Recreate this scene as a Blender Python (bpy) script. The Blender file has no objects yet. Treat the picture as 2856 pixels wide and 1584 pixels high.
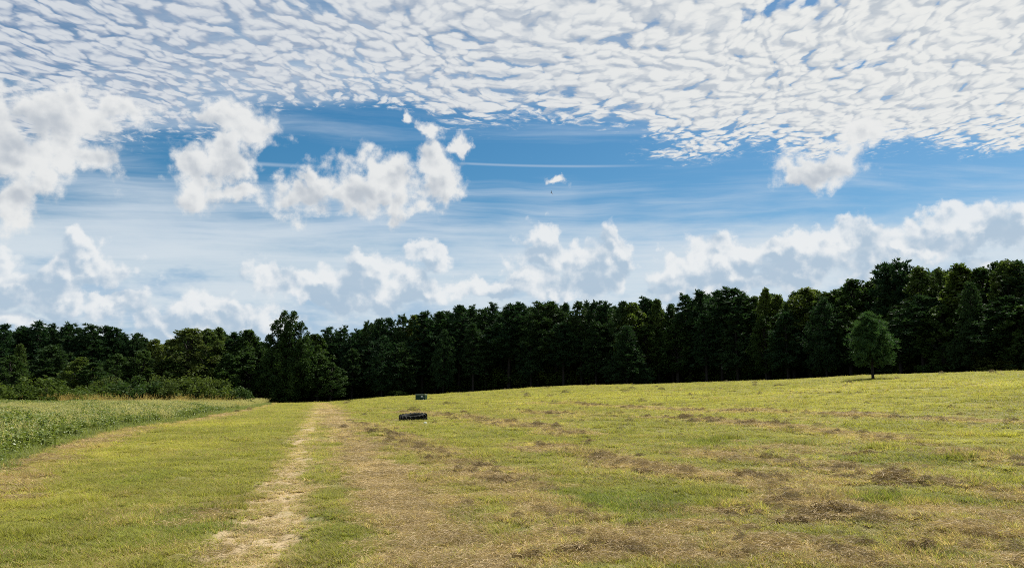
import bpy, math, random
import numpy as np
from mathutils import Vector

SC = bpy.context.scene
COL = SC.collection
R = math.radians

# ------------------------------------------------------------------ camera
FPX, CX, CY, HORIZON = 2050.0, 1428.0, 792.0, 1090.0     # photograph: 2856 x 1584
EYE = 1.6
PITCH = math.atan((HORIZON - CY) / FPX)
cam_d = bpy.data.cameras.new('camera')
cam_d.sensor_width = 36.0
cam_d.lens = 36.0 * FPX / 2856.0
cam_d.clip_start = 0.1
cam_d.clip_end = 9000.0
cam = bpy.data.objects.new('camera', cam_d)
COL.objects.link(cam)
cam.location = (0, 0, EYE)
cam.rotation_euler = (math.pi / 2 + PITCH, 0, 0)
SC.camera = cam


def ray(px, py):
    """world direction of a point of the photograph"""
    fw = np.array([0, math.cos(PITCH), math.sin(PITCH)])
    up = np.array([0, -math.sin(PITCH), math.cos(PITCH)])
    rt = np.array([1.0, 0, 0])
    d = fw + rt * (px - CX) / FPX + up * (CY - py) / FPX
    return d / np.linalg.norm(d)


def azel(px, py):
    d = ray(px, py)
    return math.degrees(math.atan2(d[0], d[1])), math.degrees(math.asin(d[2]))


# ------------------------------------------------------------------ render settings
SC.view_settings.view_transform = 'Standard'
SC.view_settings.look = 'None'
SC.view_settings.exposure = 0.75
SC.view_settings.gamma = 1.0
SC.view_settings.use_curve_mapping = False
SC.render.engine = 'CYCLES'
cy = SC.cycles
cy.max_bounces = 5
cy.diffuse_bounces = 2
cy.glossy_bounces = 1
cy.transmission_bounces = 3
cy.transparent_max_bounces = 4
cy.use_adaptive_sampling = True
cy.adaptive_threshold = 0.02
cy.sample_clamp_indirect = 4.0
cy.use_denoising = False
cy.pixel_filter_type = 'BLACKMAN_HARRIS'
cy.filter_width = 0.95

# ------------------------------------------------------------------ sun
SUN_AZ, SUN_EL = 47.0, 53.0                 # degrees clockwise from the view direction, above the horizon
sd = Vector((math.sin(R(SUN_AZ)) * math.cos(R(SUN_EL)), math.cos(R(SUN_AZ)) * math.cos(R(SUN_EL)), math.sin(R(SUN_EL))))
sun_d = bpy.data.lights.new('sun', 'SUN')
sun_d.energy = 5.0
sun_d.angle = R(0.53)
sun_d.color = (1.0, 0.955, 0.87)
sun = bpy.data.objects.new('sun', sun_d)
COL.objects.link(sun)
sun.rotation_euler = sd.to_track_quat('Z', 'Y').to_euler()


# ------------------------------------------------------------------ a small language for node graphs
class G:
    def __init__(self, tree):
        self.t = tree

    def node(self, kind, **kw):
        n = self.t.nodes.new(kind)
        for k, v in kw.items():
            setattr(n, k, v)
        return n

    def put(self, sock, v):
        if isinstance(v, X):
            self.t.links.new(v.s, sock)
        elif v is not None:
            if isinstance(v, (tuple, list)) and len(v) == 3 and sock.type == 'RGBA':
                v = (*v, 1.0)
            sock.default_value = v

    def math(self, op, a, b=None, c=None, clamp=False):
        n = self.node('ShaderNodeMath', operation=op, use_clamp=clamp)
        for i, v in enumerate((a, b, c)):
            if v is not None:
                self.put(n.inputs[i], v)
        return X(self, n.outputs[0])

    def vmath(self, op, a, b=None, c=None, scale=None):
        n = self.node('ShaderNodeVectorMath', operation=op)
        for i, v in enumerate((a, b, c)):
            if v is not None:
                self.put(n.inputs[i], v)
        if scale is not None:
            self.put(n.inputs['Scale'], scale)
        return X(self, n.outputs['Value' if op in ('LENGTH', 'DOT_PRODUCT', 'DISTANCE') else 'Vector'])

    def step(self, a, b, x, lo=0.0, hi=1.0):
        n = self.node('ShaderNodeMapRange', interpolation_type='SMOOTHSTEP')
        for i, v in enumerate((x, a, b, lo, hi)):
            self.put(n.inputs[i], v)
        return X(self, n.outputs[0])

    def lin(self, a, b, x, lo=0.0, hi=1.0):
        n = self.node('ShaderNodeMapRange', interpolation_type='LINEAR')
        for i, v in enumerate((x, a, b, lo, hi)):
            self.put(n.inputs[i], v)
        return X(self, n.outputs[0])

    def mix(self, f, a, b, blend='MIX'):
        n = self.node('ShaderNodeMix', data_type='RGBA', blend_type=blend)
        self.put(n.inputs[0], f)
        self.put(n.inputs[6], a)
        self.put(n.inputs[7], b)
        return X(self, n.outputs[2])

    def noise(self, vec, scale, detail=4.0, rough=0.5, dist=0.0, color=False, dims='3D', lac=2.0):
        n = self.node('ShaderNodeTexNoise', noise_dimensions=dims)
        if vec is not None:
            self.put(n.inputs['Vector'], vec)
        self.put(n.inputs['Scale'], scale)
        n.inputs['Detail'].default_value = detail
        n.inputs['Roughness'].default_value = rough
        n.inputs['Lacunarity'].default_value = lac
        n.inputs['Distortion'].default_value = dist
        return X(self, n.outputs['Color' if color else 'Fac'])

    def voronoi(self, vec, scale, feature='SMOOTH_F1', smooth=0.6, dims='2D', detail=0.0):
        n = self.node('ShaderNodeTexVoronoi', voronoi_dimensions=dims, feature=feature)
        self.put(n.inputs['Vector'], vec)
        self.put(n.inputs['Scale'], scale)
        n.inputs['Detail'].default_value = detail
        if feature == 'SMOOTH_F1':
            n.inputs['Smoothness'].default_value = smooth
        return X(self, n.outputs['Distance'])

    def xyz(self, x, y, z=0.0):
        n = self.node('ShaderNodeCombineXYZ')
        for i, v in enumerate((x, y, z)):
            self.put(n.inputs[i], v)
        return X(self, n.outputs[0])

    def split(self, v):
        n = self.node('ShaderNodeSeparateXYZ')
        self.put(n.inputs[0], v)
        return [X(self, o) for o in n.outputs]

    def ramp(self, x, stops):
        n = self.node('ShaderNodeValToRGB')
        cr = n.color_ramp
        while len(cr.elements) < len(stops):
            cr.elements.new(0.5)
        for e, (p, c) in zip(cr.elements, stops):
            e.position = p
            e.color = c if len(c) == 4 else (*c, 1)
        self.put(n.inputs[0], x)
        return X(self, n.outputs[0])

    def attr(self, name, kind='GEOMETRY', out='Fac'):
        n = self.node('ShaderNodeAttribute', attribute_type=kind, attribute_name=name)
        return X(self, n.outputs[out])


class X:
    def __init__(self, g, s):
        self.g, self.s = g, s

    def __add__(self, o): return self.g.math('ADD', self, o)
    __radd__ = __add__
    def __sub__(self, o): return self.g.math('SUBTRACT', self, o)
    def __rsub__(self, o): return self.g.math('SUBTRACT', o, self)
    def __mul__(self, o): return self.g.math('MULTIPLY', self, o)
    __rmul__ = __mul__
    def __truediv__(self, o): return self.g.math('DIVIDE', self, o)
    def clamp(self): return self.g.math('ADD', self, 0.0, clamp=True)


# ------------------------------------------------------------------ world: sky and clouds by direction
world = bpy.data.worlds.new('World')
SC.world = world
world.use_nodes = True
wt = world.node_tree
wt.nodes.clear()
g = G(wt)
tc = g.node('ShaderNodeTexCoord')
D = X(g, tc.outputs['Generated'])
dx, dy, dz = g.split(D)
DEG = 57.29578
az = g.math('ARCTAN2', dx, dy) * DEG
el = g.math('ARCSINE', dz) * DEG
Q = g.xyz(az, el)

# clear sky
sk = g.node('ShaderNodeTexSky', sky_type='NISHITA')
sk.sun_disc = False
sk.sun_elevation = R(SUN_EL)
sk.sun_rotation = R(SUN_AZ)
sk.air_density = 1.0
sk.dust_density = 0.6
sk.ozone_density = 2.5
gm = g.node('ShaderNodeHueSaturation')
gm.inputs['Saturation'].default_value = 1.40
gm.inputs['Hue'].default_value = 0.488
gm.inputs['Value'].default_value = 0.86
wt.links.new(sk.outputs[0], gm.inputs['Color'])
skyc = g.vmath('SCALE', X(g, gm.outputs[0]), scale=0.105)          # radiance of the clear sky at display scale
air = g.step(15.0, -2.0, el, 0.0, 0.60)
skyc = g.mix(air, skyc, (0.36, 0.58, 0.84))

# --- high thin cirrus, a plane far up
zc = g.math('MAXIMUM', dz, 0.035)
Px, Py = dx / zc, dy / zc
Pw = g.xyz(Px, Py)
warp = g.vmath('SUBTRACT', g.noise(Pw, 0.55, 3.0, 0.55, color=True, dims='2D'), (0.5, 0.5, 0.5))
Pc = g.vmath('MULTIPLY_ADD', warp, (0.7, 0.6, 0), Pw)
Pcs = g.vmath('MULTIPLY', Pc, (0.22, 1.0, 1.0))
ci = g.noise(Pcs, 1.15, 7.0, 0.62, dims='2D')
ci_low = g.step(17.0, 6.0, el + (g.noise(Q, 0.09, 3.0, dims='2D') - 0.5) * 9.0)
ci_a = g.step(0.44 - ci_low * 0.28, 0.80 - ci_low * 0.18, ci) * 0.70
ci_a = ci_a * g.step(-1.0, 2.0, el)
# two old contrails
def trail(p0, p1, w, a):
    (a0, e0), (a1, e1) = azel(*p0), azel(*p1)
    L = math.hypot(a1 - a0, e1 - e0)
    ux, uy = (a1 - a0) / L, (e1 - e0) / L
    s = g.math('MULTIPLY_ADD', az, ux, g.math('MULTIPLY_ADD', el, uy, -(a0 * ux + e0 * uy)))
    n = g.math('MULTIPLY_ADD', az, -uy, g.math('MULTIPLY_ADD', el, ux, a0 * uy - e0 * ux))
    k = g.step(w, 0.0, g.math('ABSOLUTE', n)) * g.step(-0.5, 1.5, s) * g.step(L + 1.0, L - 8.0, s)
    return k * a
ci_a = g.math('MAXIMUM', ci_a, trail((1270, 455), (1860, 460), 0.15, 0.34))
ci_a = g.math('MAXIMUM', ci_a, trail((640, 452), (1000, 470), 0.22, 0.35))
ci_a = g.math('MAXIMUM', ci_a, trail((60, 640), (760, 690), 0.35, 0.40))

# --- altocumulus deck
edge_px = [(-600, 430), (0, 400), (330, 395), (640, 352), (1000, 300), (1300, 285), (1600, 335), (2000, 420), (2400, 400), (2856, 370), (3400, 360)]
es = sorted(azel(*p) for p in edge_px)
a_lo, a_hi = es[0][0], es[-1][0]
edge = X(g, g.ramp(g.lin(a_lo, a_hi, az), [((a - a_lo) / (a_hi - a_lo), (e / 40.0,) * 3) for a, e in es]).s) * 40.0
wn = g.vmath('SUBTRACT', g.noise(Pw, 6.0, 4.0, 0.55, color=True, dims='2D'), (0.5, 0.5, 0.5))
Pd = g.vmath('MULTIPLY_ADD', wn, (0.13, 0.11, 0), g.vmath('MULTIPLY_ADD', warp, (0.55, 0.55, 0), Pw))
big = g.noise(Pw, 1.7, 3.0, 0.5, dims='2D')
def cells(P):
    v1 = g.voronoi(g.vmath('MULTIPLY', P, (1.22, 0.92, 1.0)), 13.5, smooth=0.30)
    v2 = g.voronoi(g.vmath('MULTIPLY', P, (1.2, 0.92, 1.0)), 29.0, smooth=0.30)
    return 1.0 - v1 * v1 * 1.75 - v2 * v2 * 0.85
fine = g.noise(Pd, 25.0, 5.0, 0.56, dims='2D')
puff = cells(Pd)
puff_s = cells(g.vmath('ADD', Pd, (0.008, -0.024, 0)))
left_thin = g.step(6.0, -26.0, az) * 0.05
# thin places where the blue shows
holes = [((1000, 190), 170, 70, .30), ((880, 20), 190, 40, .40), ((640, 90), 120, 50, .22), ((2190, 15), 230, 38, .5), ((2390, 180), 80, 25, .42), ((2060, 70), 70, 30, .3), ((60, 235), 140, 20, .3), ((1180, 130), 140, 30, .2), ((1470, 30), 60, 25, .25), ((820, 175), 90, 60, .26)]
hole = None
for (hx, hy), rx, ry, k in holes:
    a0, e0 = azel(hx, hy)
    a1, _ = azel(hx + rx, hy)
    _, e1 = azel(hx, hy - ry)
    s = (1 / (a1 - a0), 1 / (e1 - e0), 0)
    b = g.step(1.15, 0.0, g.vmath('LENGTH', g.vmath('MULTIPLY_ADD', Q, s, (-a0 * s[0], -e0 * s[1], 0))), 0.0, k)
    hole = b if hole is None else hole + b
glow = g.step(88.0, 30.0, g.vmath('LENGTH', g.vmath('SUBTRACT', Q, (SUN_AZ, SUN_EL, 0))))
T = (puff - 0.5) * 0.85 + (fine - 0.5) * 0.65 + (big - 0.5) * 0.85 + 0.80 + glow * 0.36 - left_thin - hole * 2.1
deck = g.step(edge - 1.4, edge + 4.0, el + (big - 0.5) * 7.0 + (fine - 0.5) * 3.0)
# fall streak cut by an aircraft
def slot(p0, p1, w):
    (a0, e0), (a1, e1) = azel(*p0), azel(*p1)
    L = math.hypot(a1 - a0, e1 - e0)
    ux, uy = (a1 - a0) / L, (e1 - e0) / L
    s = g.math('MULTIPLY_ADD', az, ux, g.math('MULTIPLY_ADD', el, uy, -(a0 * ux + e0 * uy)))
    n = g.math('MULTIPLY_ADD', az, -uy, g.math('MULTIPLY_ADD', el, ux, a0 * uy - e0 * ux)) + (fine - 0.5) * 0.35
    return g.step(w, w * 0.2, g.math('ABSOLUTE', n)) * g.step(-0.3, 0.3, s) * g.step(L, L - 2.0, s)
cut = slot((2128, 105), (2200, 300), 0.22)
T = T - cut * 0.28
deck_a = g.step(-0.16, 0.64, T - (1.0 - deck) * 0.85)
deck_a = deck_a * g.step(0.0, 0.25, deck)
deck_a = g.math('MAXIMUM', deck_a, deck * g.step(0.3, 0.0, hole, 0.0, 0.34))
lum = g.step(-0.40, 0.88, puff * 0.72 + (puff - puff_s) * 0.70 + (fine - 0.5) * 0.42 + (big - 0.5) * 0.35 + glow * 0.10 - cut * 0.5)
deck_c = g.mix(lum, g.mix(glow, (0.27, 0.36, 0.51), (0.53, 0.58, 0.635)), g.mix(glow, (0.66, 0.70, 0.75), (0.83, 0.84, 0.825)))

# --- cumulus: heaps of rounded lobes, broken up by turbulence
mid = [(60, 320, 210, 95), (215, 300, 150, 62), (50, 430, 190, 120), (225, 440, 75, 80), (20, 570, 62, 85), (345, 305, 80, 42), (130, 500, 110, 55),
       (640, 345, 95, 62), (690, 375, 70, 50), (615, 430, 80, 85), (575, 500, 75, 62), (650, 530, 85, 30), (560, 330, 60, 35),
       (830, 555, 75, 42), (905, 520, 62, 55), (965, 530, 110, 55), (1045, 500, 90, 70), (1110, 520, 110, 68), (1205, 475, 66, 58), (1240, 510, 45, 62), (1125, 580, 60, 36),
       (1283, 413, 24, 32), (1205, 380, 34, 24), (1135, 365, 20, 22), (1545, 495, 27, 15),
       (2300, 455, 110, 44), (2235, 492, 76, 36), (2370, 425, 75, 40), (2450, 385, 90, 34)]
bank = [(242, 705, 52, 30), (250, 748, 95, 36), (160, 765, 80, 36), (145, 832, 82, 28), (330, 855, 80, 22), (70, 800, 80, 24), (60, 900, 160, 24),
        (570, 862, 112, 40), (655, 905, 120, 40), (480, 905, 100, 30), (220, 900, 90, 20),
        (866, 843, 42, 20), (1045, 760, 62, 44), (1030, 838, 70, 34), (1188, 727, 42, 24), (960, 850, 36, 18), (880, 790, 120, 40), (1120, 800, 100, 30),
        (1505, 658, 40, 32), (1500, 700, 46, 36), (1600, 748, 62, 48), (1668, 745, 50, 50), (1718, 690, 34, 50), (1530, 796, 80, 36), (1440, 790, 60, 26), (1350, 800, 70, 22),
        (1862, 757, 62, 30), (1990, 735, 72, 52), (2066, 772, 90, 44), (2235, 742, 64, 38), (2150, 695, 150, 30), (2330, 680, 130, 32), (1960, 800, 120, 34), (2170, 790, 60, 24),
        (2622, 632, 78, 36), (2716, 655, 110, 40), (2835, 622, 80, 50), (2705, 720, 62, 20), (2400, 735, 70, 40), (2520, 690, 120, 24), (3050, 640, 160, 60), (-150, 760, 150, 60)]
wq = g.vmath('SUBTRACT', g.noise(Q, 0.26, 6.0, 0.56, color=True, dims='2D'), (0.5, 0.5, 0.5))
Qw = g.vmath('MULTIPLY_ADD', wq, (4.8, 4.2, 0), Q)
def lobes(Qv, items, sm, big=1.15):
    f = None
    for x, y, rx, ry in items:
        a0, e0 = azel(x, y)
        al, _ = azel(x - rx, y)
        ar, _ = azel(x + rx, y)
        _, e1 = azel(x, y - ry)
        s = (2.0 / big / (ar - al), 1.0 / big / (e1 - e0), 0)
        L = g.vmath('LENGTH', g.vmath('MULTIPLY_ADD', Qv, s, (-a0 * s[0], -e0 * s[1], 0)))
        f = L if f is None else g.math('SMOOTH_MIN', f, L, sm)
    return 1.12 - f
SDIR = (0.5, 1.0, 0)
Qs = g.vmath('ADD', Qw, SDIR)
out_mid = g.step(0.58, 0.70, g.noise(D, 2.6, 3.0, 0.5)) * g.step(36.0, 46.0, g.math('ABSOLUTE', az)) * g.step(4.0, 9.0, el) * g.step(30.0, 20.0, el)
turb = g.noise(Q, 0.44, 8.0, 0.61, dims='2D')
turb_s = g.noise(g.vmath('ADD', Q, (0.22, 0.48, 0)), 0.36, 5.0, 0.54, dims='2D')

def bumps(Qv):
    return g.math('MULTIPLY_ADD', g.voronoi(Qv, 0.42, smooth=0.3), -1.0, g.math('MULTIPLY_ADD', g.voronoi(Qv, 1.05, smooth=0.3), -0.6, 0.62))
bq = g.vmath('MULTIPLY_ADD', wq, (1.6, 1.4, 0), Q)
bump = bumps(bq)
bump_s = bumps(g.vmath('ADD', bq, (0.16, 0.30, 0)))


def heap(items, amp, a0, a1, big):
    f0 = g.math('MAXIMUM', lobes(Qw, items, 0.35, big), -0.6)
    f1 = g.math('MAXIMUM', lobes(Qs, items, 0.35, big), -0.6)
    F = g.math('MULTIPLY_ADD', turb, amp, f0 - amp * 0.5) + bump * 0.62
    rel = (f0 - f1) * 0.42 + (turb - turb_s) * 1.3 + (bump - bump_s) * 0.70
    return g.step(a0, a1, F), F, rel

m_a, m_F, m_rel = heap(mid, 1.75, -0.06, 0.68, 1.26)
m_l = g.step(-0.50, 0.36, m_rel * 0.95 - g.step(0.30, 1.15, m_F) * 0.40 + 0.20)
m_c = g.mix(m_l, (0.51, 0.555, 0.61), (0.83, 0.84, 0.835))
m_a = g.math('MAXIMUM', m_a * 0.97, out_mid * g.step(0.4, 0.6, turb))

b_a, b_F, b_rel = heap(bank, 1.35, -0.12, 0.40, 1.42)
b_l = g.step(-0.34, 0.40, b_rel * 1.1 - g.step(0.1, 0.9, b_F) * 0.30 + 0.10)
b_c = g.mix(b_l, (0.43, 0.55, 0.675), (0.85, 0.87, 0.88))
b_a = b_a * 0.90
# grey-blue veil of distant cloud low down, all round the horizon
vn = g.noise(g.vmath('MULTIPLY', D, (4.0, 4.0, 16.0)), 1.0, 6.0, 0.58)
vn2 = g.noise(g.vmath('MULTIPLY', D, (9.0, 9.0, 26.0)), 1.0, 5.0, 0.6)
v_a = g.step(13.4, 8.5, el + (vn - 0.5) * 11.0) * g.step(-2.0, 0.5, el) * 0.68
v_c = g.mix(g.step(0.36, 0.62, vn2 + g.step(4.0, 11.0, el, -0.05, 0.20)), (0.34, 0.50, 0.68), (0.70, 0.77, 0.82))

c = g.mix(ci_a, skyc, (0.66, 0.74, 0.82))
c = g.mix(deck_a, c, deck_c)
c = g.mix(v_a, c, v_c)
c = g.mix(b_a, c, b_c)
c = g.mix(m_a, c, m_c)
# below the horizon (only seen by bounced light): dull green earth
c = g.mix(g.step(0.0, -1.5, el), c, (0.10, 0.11, 0.05))
bg = g.node('ShaderNodeBackground')
wt.links.new(g.vmath('SCALE', c, scale=10.0).s, bg.inputs['Color'])
bg.inputs['Strength'].default_value = 0.059
wo = g.node('ShaderNodeOutputWorld')
wt.links.new(bg.outputs[0], wo.inputs['Surface'])
world.cycles.sampling_method = 'MANUAL'
world.cycles.sample_map_resolution = 512

# ------------------------------------------------------------------ helpers
rng = np.random.default_rng(7)
random.seed(7)


def vnoise(x, y, seed=0):
    x = np.asarray(x, float); y = np.asarray(y, float)
    xi, yi = np.floor(x).astype(np.int64), np.floor(y).astype(np.int64)
    fx, fy = x - xi, y - yi
    fx, fy = fx * fx * (3 - 2 * fx), fy * fy * (3 - 2 * fy)
    def h(a, b):
        n = (a * 374761393 + b * 668265263 + seed * 974711) & 0xffffffff
        n = ((n ^ (n >> 13)) * 1274126177) & 0xffffffff
        return ((n ^ (n >> 16)) & 0xffff) / 65535.0
    return (h(xi, yi) * (1 - fx) + h(xi + 1, yi) * fx) * (1 - fy) + (h(xi, yi + 1) * (1 - fx) + h(xi + 1, yi + 1) * fx) * fy


def fbm(x, y, oct=4, seed=0):
    s, a, t = 0.0, 1.0, 0.0
    for i in range(oct):
        s = s + a * vnoise(np.asarray(x) * 2 ** i, np.asarray(y) * 2 ** i, seed + i * 17)
        t += a
        a *= 0.55
    return s / t


def sstep(a, b, x):
    t = np.clip((np.asarray(x, float) - a) / (b - a), 0, 1)
    return t * t * (3 - 2 * t)


def mesh_of(name, verts, faces, mat=None, attrs=None, smooth=False):
    """one mesh from arrays; faces is an (m,k) array or a list of them"""
    me = bpy.data.meshes.new(name)
    if not isinstance(faces, list):
        faces = [faces]
    faces = [np.asarray(f, np.int32) for f in faces if len(f)]
    verts = np.asarray(verts, np.float32)
    me.vertices.add(len(verts))
    me.vertices.foreach_set('co', verts.ravel())
    me.loops.add(int(sum(f.size for f in faces)))
    me.loops.foreach_set('vertex_index', np.concatenate([f.ravel() for f in faces]))
    tot = np.concatenate([np.full(len(f), f.shape[1], np.int32) for f in faces])
    me.polygons.add(len(tot))
    me.polygons.foreach_set('loop_start', np.concatenate([[0], np.cumsum(tot)[:-1]]).astype(np.int32))
    me.polygons.foreach_set('loop_total', tot)
    if smooth:
        me.polygons.foreach_set('use_smooth', np.ones(len(tot), bool))
    for k, v in (attrs or {}).items():
        a = me.attributes.new(k, 'FLOAT', 'POINT')
        a.data.foreach_set('value', np.asarray(v, np.float32))
    me.update(calc_edges=True)
    me.validate()
    if mat:
        me.materials.append(mat)
    return me


def link(name, me, parent=None, loc=None, **props):
    o = bpy.data.objects.new(name, me)
    COL.objects.link(o)
    if parent:
        o.parent = parent
    if loc is not None:
        o.location = loc
    for k, v in props.items():
        o[k] = v
    return o


class MB:
    """collects boxes, tubes and loose faces into one mesh"""
    def __init__(self):
        self.v, self.f = [], []

    def add(self, vs, fs):
        b = len(self.v)
        self.v += [tuple(p) for p in vs]
        self.f += [tuple(b + i for i in q) for q in fs]

    def box(self, x0, x1, y0, y1, z0, z1, bev=0.0, taper=0.0):
        if bev <= 0:
            vs = [(x0, y0, z0), (x1, y0, z0), (x1, y1, z0), (x0, y1, z0), (x0 + taper, y0 + taper, z1), (x1 - taper, y0 + taper, z1), (x1 - taper, y1 - taper, z1), (x0 + taper, y1 - taper, z1)]
            fs = [(3, 2, 1, 0), (4, 5, 6, 7), (0, 1, 5, 4), (1, 2, 6, 5), (2, 3, 7, 6), (3, 0, 4, 7)]
            self.add(vs, fs)
            return
        b = bev
        rings = []
        for z, i in ((z0, b), (z0 + b, 0), (z1 - b, 0), (z1, b)):
            rings.append([(x0 + i + b * .5, y0 + i, z), (x1 - i - b * .5, y0 + i, z), (x1 - i, y0 + i + b * .5, z), (x1 - i, y1 - i - b * .5, z), (x1 - i - b * .5, y1 - i, z), (x0 + i + b * .5, y1 - i, z), (x0 + i, y1 - i - b * .5, z), (x0 + i, y0 + i + b * .5, z)])
        self.loft(rings, True)

    def loft(self, rings, cap=False):
        b, n = len(self.v), len(rings[0])
        for r in rings:
            self.v += [tuple(p) for p in r]
        for i in range(len(rings) - 1):
            for j in range(n):
                k = (j + 1) % n
                self.f.append((b + i * n + j, b + i * n + k, b + (i + 1) * n + k, b + (i + 1) * n + j))
        if cap:
            self.f.append(tuple(b + j for j in reversed(range(n))))
            self.f.append(tuple(b + (len(rings) - 1) * n + j for j in range(n)))

    def tube(self, pts, rads, n=6, cap=True):
        pts = [Vector(p) for p in pts]
        rings = []
        for i, p in enumerate(pts):
            d = (pts[min(i + 1, len(pts) - 1)] - pts[max(i - 1, 0)]).normalized()
            a = Vector((1, 0, 0)) if abs(d.x) < 0.8 else Vector((0, 1, 0))
            u = d.cross(a).normalized()
            w = d.cross(u)
            rings.append([p + (u * math.cos(2 * math.pi * k / n) + w * math.sin(2 * math.pi * k / n)) * rads[i] for k in range(n)])
        self.loft(rings, cap)

    def mesh(self, name, mat, smooth=False):
        me = bpy.data.meshes.new(name)
        me.from_pydata(self.v, [], self.f)
        me.validate()
        if smooth:
            me.polygons.foreach_set('use_smooth', np.ones(len(me.polygons), bool))
        if mat:
            me.materials.append(mat)
        me.update()
        return me


# ------------------------------------------------------------------ materials
def material(name):
    m = bpy.data.materials.new(name)
    m.use_nodes = True
    m.node_tree.nodes.clear()
    return m, G(m.node_tree)


def surface(g, color, rough=0.7, spec=0.3, trans=0.0, tcol=None, bump=None, metal=0.0):
    p = g.node('ShaderNodeBsdfPrincipled')
    g.put(p.inputs['Base Color'], color)
    g.put(p.inputs['Roughness'], rough)
    p.inputs['Specular IOR Level'].default_value = spec
    p.inputs['Metallic'].default_value = metal
    if bump is not None:
        b = g.node('ShaderNodeBump')
        b.inputs['Strength'].default_value = bump[1]
        b.inputs['Distance'].default_value = bump[2]
        g.put(b.inputs['Height'], bump[0])
        g.t.links.new(b.outputs[0], p.inputs['Normal'])
    out = g.node('ShaderNodeOutputMaterial')
    if trans:
        t = g.node('ShaderNodeBsdfTranslucent')
        g.put(t.inputs['Color'], tcol if tcol is not None else g.mix(1.0, color, (1.7, 1.75, 1.1), 'MULTIPLY'))
        mx = g.node('ShaderNodeMixShader')
        mx.inputs[0].default_value = trans
        g.t.links.new(p.outputs[0], mx.inputs[1])
        g.t.links.new(t.outputs[0], mx.inputs[2])
        g.t.links.new(mx.outputs[0], out.inputs[0])
    else:
        g.t.links.new(p.outputs[0], out.inputs[0])


def pos(g):
    return X(g, g.node('ShaderNodeNewGeometry').outputs['Position'])


def obj_random(g):
    return X(g, g.node('ShaderNodeObjectInfo').outputs['Random'])


# ------------------------------------------------------------------ terrain
# edge of the wood: column of the photograph, row where the field ends, metres away
EDGE = [(-900, 1112, 150), (0, 1116, 145), (450, 1117, 148), (750, 1121, 140), (930, 1117, 138), (1100, 1103, 136), (1240, 1097, 135), (1430, 1085, 132), (1600, 1075, 130),
        (1800, 1072, 125), (2000, 1066, 120), (2200, 1060, 113), (2400, 1049, 108), (2600, 1043, 102), (2856, 1037, 96), (3400, 1030, 88), (4600, 1028, 84)]
E_AZ = np.array([math.atan2(p - CX, FPX) for p, _, _ in EDGE])
E_D = np.array([d for _, _, d in EDGE], float)
E_Z = np.array([EYE - (y - HORIZON) / FPX * d * math.cos(a) for (_, y, d), a in zip(EDGE, E_AZ)]) - 0.10


def edge_d(X, Y):
    return np.interp(np.arctan2(X, np.maximum(Y, 1e-3)), E_AZ, E_D)


def height(X, Y):
    X = np.asarray(X, float); Y = np.asarray(Y, float)
    a = np.arctan2(X, np.maximum(Y, 1e-3))
    r = np.hypot(X, Y)
    t = np.clip(r / np.interp(a, E_AZ, E_D), 0, 1.25) / 1.0
    s = np.where(t < 1, t * t * (3 - 2 * t), 1.0)
    z = np.interp(a, E_AZ, E_Z) * s * sstep(-30, 10, Y)
    z = z + (fbm(X / 9, Y / 9, 2, 3) - 0.5) * 0.10 * sstep(4, 14, r)
    return z


def ground_pt(px, py):
    d = ray(px, py)
    t = np.linspace(3, 230, 6000)
    P = np.array([0, 0, EYE])[None] + d[None] * t[:, None]
    below = P[:, 2] <= height(P[:, 0], P[:, 1])
    i = int(np.argmax(below)) if below.any() else len(t) - 1
    return P[i, 0], P[i, 1]


def line(*pts):
    return np.array([ground_pt(*p) for p in pts])


def pdist(X, Y, pl):
    best = np.full(np.shape(X), 1e9)
    along = np.zeros(np.shape(X))
    for (x0, y0), (x1, y1) in zip(pl[:-1], pl[1:]):
        dx, dy = x1 - x0, y1 - y0
        t = np.clip(((X - x0) * dx + (Y - y0) * dy) / (dx * dx + dy * dy), 0, 1)
        best = np.minimum(best, np.hypot(X - x0 - t * dx, Y - y0 - t * dy))
    return best


TRACK_L = np.array([(-0.6, 0.0), (-2.45, 6.9), (-3.70, 12.2), (-6.2, 22.0), (-11.2, 42), (-17.3, 66), (-24, 92), (-31, 118)])
TRACK_R = np.array([(1.4, 0.0), (-0.60, 7.0), (-1.95, 12.2), (-4.55, 22.0), (-9.7, 42), (-15.8, 66), (-22.4, 92), (-29.5, 118)])
CROP_EDGE = np.vstack([[(-6.6, -4.0)], line((-300, 1400), (0, 1288), (126, 1246), (290, 1203), (518, 1170), (647, 1146), (722, 1132), (755, 1123))])
WINDROWS = [line((1010, 1185), (1180, 1255), (1300, 1310), (1440, 1365), (1560, 1470), (1700, 1560)),
            line((1490, 1245), (1680, 1278), (1860, 1322), (2100, 1335), (2340, 1430), (2700, 1500)),
            line((1480, 1150), (1680, 1162), (1920, 1168), (2150, 1190), (2380, 1215), (2620, 1260), (2860, 1300)),
            line((1990, 1270), (2200, 1292), (2400, 1320), (2560, 1345), (2860, 1390)),
            line((1500, 1125), (1800, 1140), (2100, 1150), (2500, 1165), (2860, 1185)),
            line((1300, 1590), (1600, 1560), (2000, 1545), (2400, 1550), (2860, 1530)),
            line((1120, 1150), (1300, 1165), (1480, 1190), (1620, 1215))]


def blobs(Xs, Ys, items):
    out = np.zeros(np.shape(Xs))
    for px, py, rx, ry, k in items:
        x, y = ground_pt(px, py)
        d = np.hypot((Xs - x) / rx, (Ys - y) / ry)
        out = np.maximum(out, k * sstep(1.15, 0.25, d))
    return out


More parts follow.
